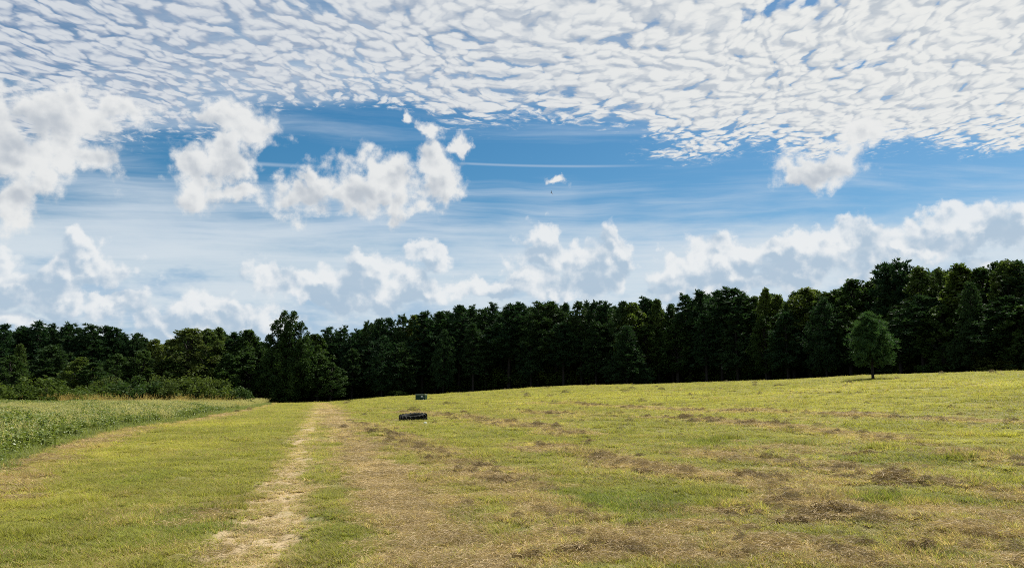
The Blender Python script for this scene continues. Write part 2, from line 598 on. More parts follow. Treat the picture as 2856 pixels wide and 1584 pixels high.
BROWN = [(1200, 1340, 1.0, 1.8, .85), (1480, 1430, 1.2, 1.2, .7), (1330, 1570, 1.4, .8, .95), (1950, 1500, 2.0, .9, .7), (2700, 1580, 2.5, .6, .9), (1230, 1400, 1.2, 2.2, .85), (1400, 1500, 1.6, 1.3, .9), (1380, 1330, 1.3, 1.6, .8), (1750, 1560, 2.2, .7, .9), (2150, 1555, 2.4, .7, .9), (2560, 1530, 2.2, .8, .9), (2790, 1440, 1.8, 1.2, .75),
         (2380, 1325, 2.4, 1.6, .95), (1580, 1160, 4.0, 5.0, .6), (1010, 1240, 1.0, 4.0, .7), (2150, 1260, 3.0, 2.5, .6), (1760, 1300, 1.6, 1.2, .7), (2080, 1340, 1.8, 1.2, .7), (2330, 1440, 1.4, .8, .8),
         (920, 1140, 2.5, 10., .55), (1020, 1190, 2., 5., .55), (1340, 1170, 3., 3., .35), (2060, 1420, 1.0, .8, .6), (2000, 1150, 4, 3, .4), (500, 1440, 1.2, .8, .5), (330, 1560, .9, .5, .6), (1560, 1560, 1.5, .6, .8)]
LUSH_SHADE = [(1660, 1400, 1.9, 2.0, .95), (1560, 1470, 1.2, .9, .7), (1500, 1260, 2.2, 2.4, .5), (2440, 1400, 1.5, .9, .8), (2250, 1250, 2.5, 2.0, .55), (1120, 1480, .6, 1.4, .7), (950, 1500, 1.1, 1.3, .5),
        (2500, 1290, 3, 1.5, .6), (1950, 1240, 2.5, 2, .55), (1850, 1460, 1.2, .8, .6), (600, 1460, 2.2, 1.2, .75), (200, 1530, 2.0, .8, .7), (340, 1330, 2., 2., .3), (900, 1300, .5, 3, .55), (2560, 1540, .6, .3, .9), (1400, 1215, 1.4, 1.2, .5), (1300, 1440, .5, .5, .6)]  # lower-left patches paint a soft cloud shadow as darker, greener grass
BRIGHT = [(400, 1250, 3., 5., .9), (2640, 1220, 4., 3., .9), (1400, 1250, 2.0, 3.0, .7), (1700, 1110, 14, 18, .6), (2500, 1080, 14, 20, .75), (60, 1400, 1.6, 1.6, .8), (650, 1180, 3, 10, .6), (2250, 1130, 10, 12, .6)]


def in_crop(X, Y):
    """positive: metres inside the crop"""
    xe = np.interp(Y, CROP_EDGE[:, 1], CROP_EDGE[:, 0])
    return (xe - X) * 0.95


def fields(X, Y):
    """what grows where: dry straw, pale worn track, lusher grass and painted cloud shade, bright yellow-green grass, hay lying in rows"""
    X = np.asarray(X, float); Y = np.asarray(Y, float)
    wx = X + (fbm(X * 0.8, Y * 0.8, 3, 5) - 0.5) * 1.1
    wy = Y + (fbm(X * 0.8, Y * 0.8, 3, 9) - 0.5) * 1.6
    n1 = fbm(X * 0.45, Y * 0.45, 4, 11)
    n2 = fbm(X * 1.9, Y * 1.9, 3, 21)
    n3 = fbm(X * 4.7, Y * 3.6, 3, 25)
    tl = pdist(wx * .35 + X * .65, wy, TRACK_L)
    tr = pdist(wx * .6 + X * .4, wy, TRACK_R)
    widen = 1 + sstep(20, 70, Y) * 0.6
    pale = np.maximum(sstep(0.80 * widen, 0.15, tl) * (0.38 + 0.85 * n2 + .8 * (n3 - .5)), sstep(0.85 * widen, 0.2, tr) * (0.16 + 0.45 * n2))
    pale = np.clip(pale, 0, 1)
    # the far stretch of the left track is weaker
    pale = pale * (1 - 0.25 * sstep(30, 90, Y))
    brown = blobs(wx, wy, BROWN) * (0.55 + 0.7 * n2)
    row = np.zeros_like(X)
    for w in WINDROWS:
        row = np.maximum(row, sstep(0.80 + 0.02 * np.clip(Y, 0, 40), 0.1, pdist(wx * .5 + X * .5, wy * .5 + Y * .5, w)))
    row = row * sstep(0.22, 0.50, fbm(X * 0.7, Y * 0.7, 3, 31))
    trk = sstep(0.95 * widen, 0.25, tr) * .92
    strip = sstep(1.2, 0.2, np.abs(pdist(wx, wy, CROP_EDGE) - 0.75)) * (in_crop(X, Y) < .3)
    dry = np.clip(np.maximum.reduce([brown * .76, row * 0.70, strip * 0.7, trk]) + (n1 - 0.5) * 0.6 + (n2 - .5) * .45 + (n3 - .5) * .75, 0, 1)
    lush = np.clip(blobs(wx, wy, LUSH_SHADE) + (fbm(X * 0.3, Y * 0.3, 3, 41) - 0.55) * 0.8, 0, 1)
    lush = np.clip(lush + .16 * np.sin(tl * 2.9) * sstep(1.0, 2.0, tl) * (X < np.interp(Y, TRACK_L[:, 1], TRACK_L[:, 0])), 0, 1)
    bright = np.clip(blobs(wx, wy, BRIGHT) + (fbm(X * 0.22, Y * 0.22, 2, 51) - 0.6) * 0.8 + sstep(30, 80, Y) * .25, 0, 1)
    return dict(dry=dry, pale=pale, lush=lush * (1 - dry * .6), bright=bright, row=np.maximum(row, strip * .9), strip=strip)


m_ground, g = material('field_ground')
P = pos(g)
dry, pale, lush, forest, brt = (g.attr(k) for k in ('dry', 'pale', 'lush', 'forest', 'bright'))
n_f = g.noise(P, 22.0, 5.0, 0.65)
n_m = g.noise(P, 2.3, 4.0, 0.6)
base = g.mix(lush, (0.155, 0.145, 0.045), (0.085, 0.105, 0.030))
base = g.mix(brt * 0.7, base, (0.225, 0.215, 0.055))
base = g.mix(g.step(0.25, 0.8, dry + (n_m - 0.5) * 0.5), base, (0.245, 0.178, 0.092))
base = g.mix(g.step(0.2, 0.8, pale + (n_m - 0.5) * 0.5), base, (0.37, 0.285, 0.17))
base = g.mix(g.step(0.50, 0.75, n_f), base, (0.33, 0.27, 0.13))
base = g.mix(g.step(0.46, 0.28, n_f), base, (0.085, 0.065, 0.030))
base = g.vmath('SCALE', base, scale=0.92)
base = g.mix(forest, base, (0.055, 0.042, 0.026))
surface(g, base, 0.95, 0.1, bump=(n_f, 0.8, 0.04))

ang = np.unique(np.concatenate([np.arange(-180, -52, 4.0), np.arange(-52, 52, 0.22), np.arange(52, 180, 4.0)]))
rad = [1.0]
while rad[-1] < 175:
    rad.append(rad[-1] * 1.0125 + 0.012)
while rad[-1] < 6000:
    rad.append(rad[-1] * 1.22)
rad = np.array(rad)
RR, AA = np.meshgrid(rad, np.radians(ang), indexing='ij')
GX, GY = RR * np.sin(AA), RR * np.cos(AA)
F = fields(GX.ravel(), GY.ravel())
gz = height(GX, GY).ravel()
near = sstep(60, 25, RR.ravel())
gz = gz + near * (fbm(GX.ravel() * 3.2, GY.ravel() * 3.2, 3, 61) - 0.5) * 0.10 + near * F['row'] * 0.06 * fbm(GX.ravel() * 2.2, GY.ravel() * 2.2, 2, 71)
gz = gz - near * F['pale'] * 0.03
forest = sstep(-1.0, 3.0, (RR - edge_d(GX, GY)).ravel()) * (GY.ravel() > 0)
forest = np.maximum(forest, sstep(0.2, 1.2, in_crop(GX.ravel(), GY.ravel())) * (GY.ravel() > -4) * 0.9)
n0, n1 = RR.shape
idx = np.arange(n0 * n1).reshape(n0, n1)
nx = np.roll(idx, -1, axis=1)
quads = np.stack([idx[:-1], idx[1:], nx[1:], nx[:-1]], -1).reshape(-1, 4)
verts = np.stack([GX.ravel(), GY.ravel(), gz], -1)
centre = len(verts)
verts = np.vstack([verts, [[0, 0, 0]]])
fan = np.stack([np.full(n1, centre), idx[0], nx[0]], -1)
ex = lambda v: np.append(v, v[0])
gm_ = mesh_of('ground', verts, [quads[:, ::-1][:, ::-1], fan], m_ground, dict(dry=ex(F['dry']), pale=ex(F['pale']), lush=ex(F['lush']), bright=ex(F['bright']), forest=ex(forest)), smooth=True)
ground = link('ground', gm_, label='mown hay field sloping up to the wood', kind='structure')

# ------------------------------------------------------------------ grass, straw, crop: scattered over the ground
def blades(n, size, hmin, hmax, w, lean, seed, segs=2, droop=0.4, flat=0.0, head=None, clumps=0):
    """n bent tapering blades standing in a round patch"""
    r = np.random.default_rng(seed)
    rr = size * np.sqrt(r.random(n)) ; th = r.random(n) * 6.2832
    bx, by = rr * np.cos(th), rr * np.sin(th)
    big = np.ones(n)
    if clumps:                          # blades stand in separate little tufts with gaps between
        k = r.integers(0, clumps, n)
        cr, ct = size * np.sqrt(r.random(clumps)), r.random(clumps) * 6.2832
        bx, by = cr[k] * np.cos(ct[k]) + r.normal(0, .020, n), cr[k] * np.sin(ct[k]) + r.normal(0, .020, n)
        big = (0.55 + 0.95 * r.random(clumps))[k]
    h = (hmin + (hmax - hmin) * r.random(n) ** 1.5) * big
    a = r.random(n) * 6.2832
    ln = lean * (0.3 + r.random(n))
    dxy = np.stack([np.cos(a), np.sin(a)], -1)
    b = a + 1.57 + r.normal(0, .5, n)
    side = np.stack([np.cos(b), np.sin(b), np.zeros(n)], -1)
    wd = w * (0.6 + 0.8 * r.random(n))
    V, Fq, Ft = [], [], []
    base = np.stack([bx, by, np.full(n, -0.01)], -1)
    k = segs * 2 + 1
    out = np.zeros((n, k, 3))
    for s in range(segs + 1):
        t = s / segs
        out_l = ln * (t + droop * t * t)
        z = h * (t - droop * 0.5 * t * t) * (1 - flat)
        c = base + np.concatenate([dxy * (out_l * h)[:, None], (z + flat * 0.012)[:, None]], -1)
        if s < segs:
            ww = (wd * (1 - 0.35 * t))[:, None] * 0.5
            out[:, 2 * s] = c - side * ww
            out[:, 2 * s + 1] = c + side * ww
        else:
            out[:, 2 * s] = c
    o = (np.arange(n) * k)[:, None]
    for s in range(segs - 1):
        Fq.append(o + np.array([2 * s, 2 * s + 1, 2 * s + 3, 2 * s + 2]))
    Ft.append(o + np.array([2 * segs - 2, 2 * segs - 1, 2 * segs]))
    rnd = np.repeat(r.random(n), k)
    tip = np.tile(np.array([0.0, 0.0] + [s / segs for s in range(1, segs) for _ in (0, 1)] + [1.0]), n)
    return out.reshape(-1, 3), [np.vstack(Fq) if Fq else np.zeros((0, 4), int), np.vstack(Ft)], dict(rnd=rnd, tip=tip)


def straws(n, rx, rz, lmin, lmax, w, seed, dome=True):
    """a tangle of cut stalks: n thin slivers lying over a low dome"""
    r = np.random.default_rng(seed)
    rr = np.sqrt(r.random(n)) * rx
    th = r.random(n) * 6.2832
    lump = 0.65 + 0.7 * fbm(np.cos(th) * rr / rx * 2.3 + seed * 3.1, np.sin(th) * rr / rx * 2.3, 2, seed)
    top = rz * np.clip(1 - (rr / rx) ** 2, 0, 1) * lump if dome else np.full(n, rz)
    z = top * (0.25 + 0.75 * r.random(n) ** 0.5)
    c = np.stack([rr * np.cos(th), rr * np.sin(th), z], -1)
    a = r.random(n) * 6.2832
    tilt = r.normal(0, 0.30 if dome else 0.12, n)
    d = np.stack([np.cos(a) * np.cos(tilt), np.sin(a) * np.cos(tilt), np.sin(tilt)], -1)
    L = (lmin + (lmax - lmin) * r.random(n))[:, None]
    s = np.cross(d, r.normal(0, 1, (n, 3)))
    s /= np.linalg.norm(s, axis=1)[:, None] + 1e-9
    wd = w * (0.6 + 0.8 * r.random(n))[:, None]
    bend = np.zeros((n, 3)); bend[:, 2] = -L[:, 0] * 0.12
    v = np.stack([c - d * L / 2 + bend, c + s * wd / 2, c + d * L / 2 + bend, c - s * wd / 2], 1)
    f = np.arange(n * 4).reshape(-1, 4)
    return v.reshape(-1, 3), f, dict(rnd=np.repeat(r.random(n), 4), tip=np.repeat(np.clip(z / max(rz, .01), 0, 1), 4))


def blade_material(name, fresh, lushc, brightc, straw, brown, trans=0.4, drybias=0.0):
    m, g = material(name)
    rnd = g.attr('rnd')
    dry = g.attr('dry', 'INSTANCER'); lush = g.attr('lush', 'INSTANCER'); brt = g.attr('bright', 'INSTANCER'); pale = g.attr('pale', 'INSTANCER')
    P = pos(g)
    n = g.noise(P, 1.4, 3.0, 0.6)
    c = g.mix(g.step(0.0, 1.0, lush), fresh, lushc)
    c = g.mix(brt, c, brightc)
    c = g.mix(g.step(0.0, 1.0, rnd), g.mix(0.35, c, (0.05, 0.07, 0.015)), c)
    f = g.step(-0.10, 0.10, g.math('MAXIMUM', dry, pale) * 0.95 + 0.06 + drybias + (n - 0.5) * 0.55 - rnd)
    st = g.mix(g.math('FRACT', rnd * 7.3), brown, straw)
    st = g.mix(pale, st, (0.43, 0.335, 0.195))
    c = g.mix(f, c, st)
    tone = g.attr('tone', 'INSTANCER')
    c = g.vmath('SCALE', c, scale=tone * 0.98)
    surface(g, c, 0.6, 0.14, trans=trans)
    return m


m_grass = blade_material('mown_grass', (0.255, 0.250, 0.052), (0.158, 0.195, 0.034), (0.36, 0.338, 0.066), (0.46, 0.355, 0.175), (0.265, 0.182, 0.090))
m_hay = blade_material('cut_hay', (0.16, 0.15, 0.05), (0.12, 0.14, 0.04), (0.2, 0.19, 0.06), (0.39, 0.295, 0.150), (0.16, 0.110, 0.058), trans=0.15, drybias=0.55)
m_straw = blade_material('loose_straw', (0.22, 0.2, 0.07), (0.2, 0.2, 0.07), (0.3, 0.27, 0.09), (0.46, 0.355, 0.190), (0.27, 0.190, 0.100), trans=0.2, drybias=0.6)


def protos(name, meshes):
    c = bpy.data.collections.new(name)
    for i, me in enumerate(meshes):
        o = bpy.data.objects.new('%s_patch' % name, me)
        c.objects.link(o)
    return c


def scatter(name, coll, nvar, pts, rotz, scale, attrs, tilt=None, **props):
    """one object: a cloud of points, each carrying a copy of one patch of the collection"""
    n = len(pts)
    me = bpy.data.meshes.new(name)
    me.vertices.add(n)
    me.vertices.foreach_set('co', np.asarray(pts, np.float32).ravel())
    rot = np.zeros((n, 3)); rot[:, 2] = rotz
    if tilt is not None:
        rot[:, :2] = tilt
    for k, v, ty in (('rot', rot, 'FLOAT_VECTOR'), ('siz', scale, 'FLOAT_VECTOR')):
        a = me.attributes.new(k, ty, 'POINT')
        a.data.foreach_set('vector', np.asarray(v, np.float32).ravel())
    a = me.attributes.new('var', 'INT', 'POINT')
    a.data.foreach_set('value', rng.integers(0, nvar, n).astype(np.int32))
    for k, v in attrs.items():
        a = me.attributes.new(k, 'FLOAT', 'POINT')
        a.data.foreach_set('value', np.asarray(v, np.float32))
    me.update()
    o = link(name, me, **props)
    t = bpy.data.node_groups.new(name, 'GeometryNodeTree')
    t.interface.new_socket('Geometry', in_out='INPUT', socket_type='NodeSocketGeometry')
    t.interface.new_socket('Geometry', in_out='OUTPUT', socket_type='NodeSocketGeometry')
    gi, go = t.nodes.new('NodeGroupInput'), t.nodes.new('NodeGroupOutput')
    m2p = t.nodes.new('GeometryNodeMeshToPoints')
    iop = t.nodes.new('GeometryNodeInstanceOnPoints')
    ci = t.nodes.new('GeometryNodeCollectionInfo')
    ci.inputs['Collection'].default_value = coll
    ci.inputs['Separate Children'].default_value = True
    ci.inputs['Reset Children'].default_value = True
    def named(nm, ty):
        q = t.nodes.new('GeometryNodeInputNamedAttribute')
        q.data_type = ty
        q.inputs['Name'].default_value = nm
        return q.outputs['Attribute']
    L = t.links.new
    L(gi.outputs[0], m2p.inputs[0])
    L(m2p.outputs[0], iop.inputs['Points'])
    L(ci.outputs[0], iop.inputs['Instance'])
    iop.inputs['Pick Instance'].default_value = True
    L(named('var', 'INT'), iop.inputs['Instance Index'])
    L(named('rot', 'FLOAT_VECTOR'), iop.inputs['Rotation'])
    L(named('siz', 'FLOAT_VECTOR'), iop.inputs['Scale'])
    L(iop.outputs[0], go.inputs[0])
    md = o.modifiers.new('scatter', 'NODES')
    md.node_group = t
    return o


def polar_points(r0, r1, spacing, half=50.0):
    """jittered points over the sector of the field in front of the camera"""
    n = int(0.5 * math.radians(2 * half) * (r1 * r1 - r0 * r0) / spacing ** 2)
    r = np.sqrt(r0 * r0 + (r1 * r1 - r0 * r0) * rng.random(n))
    a = np.radians((rng.random(n) * 2 - 1) * half)
    return r * np.sin(a), r * np.cos(a)


def gheight(X, Y, F=None):
    """height of the ground sheet with its small lumps"""
    z = height(X, Y)
    r = np.hypot(X, Y)
    near = sstep(60, 25, r)
    if F is None:
        F = fields(X, Y)
    z = z + near * (fbm(X * 3.2, Y * 3.2, 3, 61) - 0.5) * 0.10 + near * F['row'] * 0.06 * fbm(X * 2.2, Y * 2.2, 2, 71)
    return z - near * F['pale'] * 0.03


GK = ('dry', 'pale', 'lush', 'bright', 'tone')
short = [mesh_of('mown_grass_patch', *(lambda v, f, a: (v, f, m_grass, a))(*blades(400, 0.24, 0.025, 0.095, 0.0062, 0.85, 100 + i, clumps=17))) for i in range(6)]
c_short = protos('mown_grass', short)
PX_, PY_, SC_ = [], [], []
for r0, r1, sp, s in ((3.0, 13, 0.150, 1.0), (13, 24, 0.23, 1.4), (24, 48, 0.42, 2.2), (48, 100, 0.80, 3.4), (100, 150, 1.3, 4.6)):
    x, y = polar_points(r0, r1, sp, 44.0 if r0 > 12 else 50.0)
    PX_.append(x); PY_.append(y); SC_.append(np.full(len(x), s))
gx, gy, gs = np.concatenate(PX_), np.concatenate(PY_), np.concatenate(SC_)
ok = (in_crop(gx, gy) < 0.4 + 0.3 * rng.random(len(gx))) & (np.hypot(gx, gy) < edge_d(gx, gy) + 1.5)
gx, gy, gs = gx[ok], gy[ok], gs[ok]
F = fields(gx, gy)
keep = rng.random(len(gx)) > F['pale'] * 0.72
gx, gy, gs = gx[keep], gy[keep], gs[keep]
F = {k: v[keep] for k, v in F.items()}
F['tone'] = 0.72 + 0.30 * rng.random(len(gx)) + 0.55 * (fbm(gx * 1.7, gy * 1.1, 3, 83) - .35)
hz = 0.70 * gs ** 0.5 * (0.75 + 0.5 * fbm(gx * 1.3, gy * 1.3, 3, 81)) * (1 - 0.5 * F['pale']) * (1 + 0.35 * F['lush'] + 0.35 * F['bright'] * (gy > 25))
hz = hz * (0.75 + 0.5 * rng.random(len(gx))) * (1 + 1.0 * sstep(.66, .82, fbm(gx * 1.3, gy * 1.3, 2, 87)))
TIRE_XY, BOX_XY = ground_pt(1150, 1172), ground_pt(1175, 1115)
hz = hz * (1 - .55 * sstep(2.2, 1.2, np.hypot(gx - TIRE_XY[0], gy - TIRE_XY[1]))) * (1 - .5 * sstep(2.5, 1.2, np.hypot(gx - BOX_XY[0], gy - BOX_XY[1])))
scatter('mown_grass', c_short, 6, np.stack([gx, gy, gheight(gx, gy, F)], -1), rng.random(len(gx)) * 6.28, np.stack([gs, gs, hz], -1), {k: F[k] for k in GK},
        label='short mown grass covering the field', kind='stuff', category='grass')

# loose straw lying on the stubble
m_s = [mesh_of('loose_straw_patch', *(lambda v, f, a: (v, f, m_straw, a))(*straws(170, 0.26, 0.05, 0.04, 0.17, 0.0042, 200 + i, False))) for i in range(5)]
c_straw = protos('loose_straw', m_s)
sx, sy, ss = [], [], []
for r0, r1, sp, s in ((4.0, 14, 0.17, 1.0), (14, 30, 0.33, 1.5), (30, 75, 0.8, 2.8)):
    x, y = polar_points(r0, r1, sp, 46.0)
    sx.append(x); sy.append(y); ss.append(np.full(len(x), s))
sx, sy, ss = map(np.concatenate, (sx, sy, ss))
F = fields(sx, sy)
w = np.clip(0.95 * F['dry'] + 0.25 * F['pale'] - 0.28, 0, .8)
ok = (rng.random(len(sx)) < w) & (in_crop(sx, sy) < 0)
sx, sy, ss = sx[ok], sy[ok], ss[ok]
F = {k: v[ok] for k, v in F.items()}
F['tone'] = 0.65 + 0.6 * rng.random(len(sx))
scatter('loose_straw', c_straw, 5, np.stack([sx, sy, gheight(sx, sy, F) + 0.012], -1), rng.random(len(sx)) * 6.28, np.stack([ss, ss, ss ** .5], -1), {k: F[k] for k in GK},
        label='loose cut straw strewn over the mown stubble', kind='stuff', category='straw')

# small tufts of cut hay left in rows
m_h = [mesh_of('hay_tuft_patch', *(lambda v, f, a: (v, f, m_hay, a))(*straws(420, 0.5, 0.40, 0.12, 0.40, 0.011, 300 + i))) for i in range(6)]
c_hay = protos('hay_tufts', m_h)
hx, hy, hs = [], [], []
for r0, r1, sp, s in ((4.5, 20, 0.125, 0.205), (20, 45, 0.28, 0.34), (45, 120, 1.0, 0.70)):
    x, y = polar_points(r0, r1, sp, 44.0)
    hx.append(x); hy.append(y); hs.append(np.full(len(x), s))
hx, hy, hs = map(np.concatenate, (hx, hy, hs))
F = fields(hx, hy)
clump = fbm(hx * 1.1, hy * 1.1, 3, 91)
w = np.clip(F['row'] * 0.95 + F['dry'] * 0.55 - 0.12, 0, 1) * sstep(0.40, 0.64, clump) + 0.012 + .06 * sstep(.50, .68, clump) * (hx > -1.5)
w = w * np.where(in_crop(hx, hy) > -9.0, 0.08, 1)
ok = (rng.random(len(hx)) < w) & (in_crop(hx, hy) < 0.1) & (np.hypot(hx, hy) < edge_d(hx, hy) - 6)
rows = []
for wl in WINDROWS:                      # the raked rows themselves: a nearly unbroken line of tufts
    for (x0, y0), (x1, y1) in zip(wl[:-1], wl[1:]):
        L = math.hypot(x1 - x0, y1 - y0)
        m = int(L / (0.058 + 0.0035 * (y0 + y1) / 2)) + 1
        t = rng.random(m)
        rows.append(np.stack([x0 + (x1 - x0) * t + rng.normal(0, .20, m), y0 + (y1 - y0) * t + rng.normal(0, .16, m)], -1))
rows = np.vstack(rows)
rows = rows[(fbm(rows[:, 0] * .8, rows[:, 1] * .8, 3, 33) > 0.36 + .18 * rng.random(len(rows))) & (np.hypot(rows[:, 0], rows[:, 1]) > 4)]
hx, hy, hs = np.append(hx, rows[:, 0]), np.append(hy, rows[:, 1]), np.append(hs, 0.24 + 0.005 * rows[:, 1])
ok = np.append(ok, np.ones(len(rows), bool))
F = fields(hx, hy)
hx, hy, hs = hx[ok], hy[ok], hs[ok] * (0.35 + 0.85 * rng.random(ok.sum()) ** 1.8)
F = {k: v[ok] for k, v in F.items()}
F['tone'] = 0.42 + 0.75 * rng.random(len(hx))
scatter('cut_hay', c_hay, 6, np.stack([hx, hy, gheight(hx, hy, F) - 0.01], -1), rng.random(len(hx)) * 6.28, np.stack([hs * (0.8 + .9 * rng.random(len(hx))), hs, hs * (.75 + .6 * rng.random(len(hx)))], -1), {k: F[k] for k in GK},
        label='small tufts of cut brown hay left in rows', kind='stuff', category='hay')

# ------------------------------------------------------------------ the crop and the weeds beside it
def leaf_material(name, col, col2, trans=0.35, rough=0.45, spec=0.4, dark=(0.02, 0.03, 0.01)):
    m, g = material(name)
    rnd = g.attr('rnd')
    n = g.noise(pos(g), 0.35, 3.0, 0.6)
    c = g.mix((rnd * 0.75 + (n - 0.35) * 0.8).clamp(), col, col2)
    surface(g, c, rough, spec, trans=trans)
    return m


m_soy = leaf_material('soybean_leaf', (0.065, 0.105, 0.020), (0.19, 0.22, 0.05), 0.30, 0.45, 0.35)
m_seed = leaf_material('seed_grass', (0.20, 0.225, 0.055), (0.39, 0.345, 0.17), 0.4, 0.7, 0.2)
m_gold = leaf_material('golden_weed', (0.27, 0.20, 0.06), (0.44, 0.33, 0.12), 0.4, 0.7, 0.2)
m_weed = leaf_material('green_weed', (0.10, 0.135, 0.035), (0.21, 0.225, 0.06), 0.4, 0.6, 0.3)


def soy_patch(seed, size=0.55, n=150):
    """a few soybean plants: threes of oval leaflets, each folded on its midrib, on short stalks"""
    r = np.random.default_rng(seed)
    V, Fq, rnd = [], [], []
    for i in range(n):
        x, y = r.uniform(-size, size, 2)
        z = r.uniform(0.18, 0.72) * (1 - 0.25 * (x * x + y * y) / size ** 2)
        a0 = r.random() * 6.28
        rv = r.random()
        for k in range(3):
            a = a0 + (k - 1) * 1.35 + r.normal(0, .15)
            L, W = r.uniform(0.09, 0.13), r.uniform(0.05, 0.07)
            tilt = r.normal(-0.25, 0.35)
            d = np.array([math.cos(a) * math.cos(tilt), math.sin(a) * math.cos(tilt), math.sin(tilt)])
            s = np.array([-math.sin(a), math.cos(a), r.normal(0, .35)])
            o = np.array([x, y, z]) + d * 0.02
            up = np.array([0, 0, 0.012])
            b = len(V)
            V += [o, o + d * L * .45 + s * W / 2 + up, o + d * L, o + d * L * .45 - s * W / 2 + up, o + d * L * .45 - up]
            Fq += [(b, b + 1, b + 2, b + 4), (b, b + 4, b + 2, b + 3)]
            rnd += [rv] * 5
    for i in range(26):
        x, y = r.uniform(-size, size, 2)
        h = r.uniform(.3, .62)
        b = len(V)
        w = 0.006
        V += [np.array([x - w, y, -0.02]), np.array([x + w, y, -0.02]), np.array([x + w + r.normal(0, .05), y, h]), np.array([x - w, y + r.normal(0, .05), h])]
        Fq += [(b, b + 1, b + 2, b + 3)]
        rnd += [0.6] * 4
    return mesh_of('soybean_patch', np.array(V), np.array(Fq), m_soy, dict(rnd=np.array(rnd)))


c_soy = protos('soybean_crop', [soy_patch(400 + i) for i in range(5)])
n = 16000
cx = rng.uniform(-75, -5, n); cyy = rng.uniform(2, 80, n)
d = in_crop(cx, cyy)
ok = (d > 0.15) & (np.abs(cx) < cyy * 0.95 + 6) & (cyy < 74 + 3 * fbm(cx * .2, cx * 0, 2, 3))
ok &= rng.random(n) < np.where(np.hypot(cx, cyy) < 40, 1.0, 0.75)
cx, cyy, d = cx[ok], cyy[ok], d[ok]
hh = (0.74 + 0.62 * fbm(cx * .5, cyy * .5, 3, 95)) * (0.78 + 0.22 * sstep(0.1, 1.6, d))
scatter('soybean_crop', c_soy, 5, np.stack([cx, cyy, height(cx, cyy) - .02], -1), rng.random(len(cx)) * 6.28, np.stack([hh * 1.05, hh * 1.05, hh], -1), {},
        label='green leafy soybean crop filling the field beside the track', kind='stuff', category='crop')


def plume_patch(seed, mat, n, size, h0, h1, head, name):
    """tall thin stalks with drooping feathery heads"""
    r = np.random.default_rng(seed)
    v, f, a = blades(n, size, h0, h1, 0.010, 0.30, seed, 2, 0.5)
    V, Fq, rnd = [v], [f[0], f[1]], [a['rnd']]
    # heads: short slivers round the tips
    tips = v.reshape(n, 5, 3)[:, 4]
    m = 7
    t = np.repeat(tips, m, 0)
    c = t + r.normal(0, 0.02, t.shape) - np.array([0, 0, 1]) * (r.random(len(t)) * head)[:, None]
    dd = r.normal(0, 1, t.shape); dd[:, 2] = np.abs(dd[:, 2]) + .6
    dd /= np.linalg.norm(dd, axis=1)[:, None]
    s = np.cross(dd, r.normal(0, 1, t.shape)); s /= np.linalg.norm(s, axis=1)[:, None]
    L = 0.075
    q = np.stack([c, c + dd * L / 2 + s * .007, c + dd * L, c + dd * L / 2 - s * .007], 1).reshape(-1, 3)
    b = len(v)
    return mesh_of(name, np.vstack([v, q]), f + [b + np.arange(len(q)).reshape(-1, 4)], mat, dict(rnd=np.concatenate([a['rnd'], np.clip(.55 + .45 * np.repeat(r.random(len(t)), 4), 0, 1)])))


c_seed = protos('seed_head_grass', [plume_patch(500 + i, m_seed, 80, 0.5, 0.55, 1.15, 0.2, 'seed_grass_patch') for i in range(4)])
n = 22000
x = rng.uniform(-60, -6, n); y = rng.uniform(5, CROP_EDGE[-1, 1], n)
d = in_crop(x, y)
w = sstep(0.1, 1.2, d) * sstep(14.0, 8.0, d + (fbm(x * .25, y * .25, 2, 15) - .5) * 6) * (0.48 + sstep(22, 55, y) * 1.1) * sstep(0.22, 0.45, fbm(x * .35, y * .35, 3, 97))
ok = (rng.random(n) < w) & (d > 0) & ((y < 86) | (d < 6))
x, y = x[ok], y[ok]
s = rng.uniform(.6, 1.15, len(x)) * (.65 + .7 * fbm(x * .45, y * .45, 3, 5))
scatter('seed_head_grass', c_seed, 4, np.stack([x, y, height(x, y)], -1), rng.random(len(x)) * 6.28, np.stack([s * 1.1, s * 1.1, s * .92], -1), {},
        label='pale feathery seed-head grass along the crop edge', kind='stuff', category='tall grass')

c_gold = protos('golden_weeds', [plume_patch(520 + i, m_gold, 60, 0.55, 0.7, 1.9, 0.3, 'golden_weed_patch') for i in range(4)])
n = 2600
x = rng.uniform(-64, -28, n)
y = 76 + rng.random(n) ** 1.3 * 6 + (x + 30) * -0.06
w = sstep(0.38, 0.62, fbm(x * .30, y * .30, 3, 99)) * (0.02 + 0.98 * sstep(-43, -50, x))
ok = (rng.random(n) < w + .025) & (in_crop(x, np.minimum(y, 87)) > 0.5)
x, y = x[ok], y[ok]
s = rng.uniform(.7, 1.15, len(x))
scatter('golden_weeds', c_gold, 4, np.stack([x, y, height(x, y)], -1), rng.random(len(x)) * 6.28, np.stack([s, s, s], -1), {},
        label='tall golden weeds along the far side of the crop', kind='stuff', category='weeds')

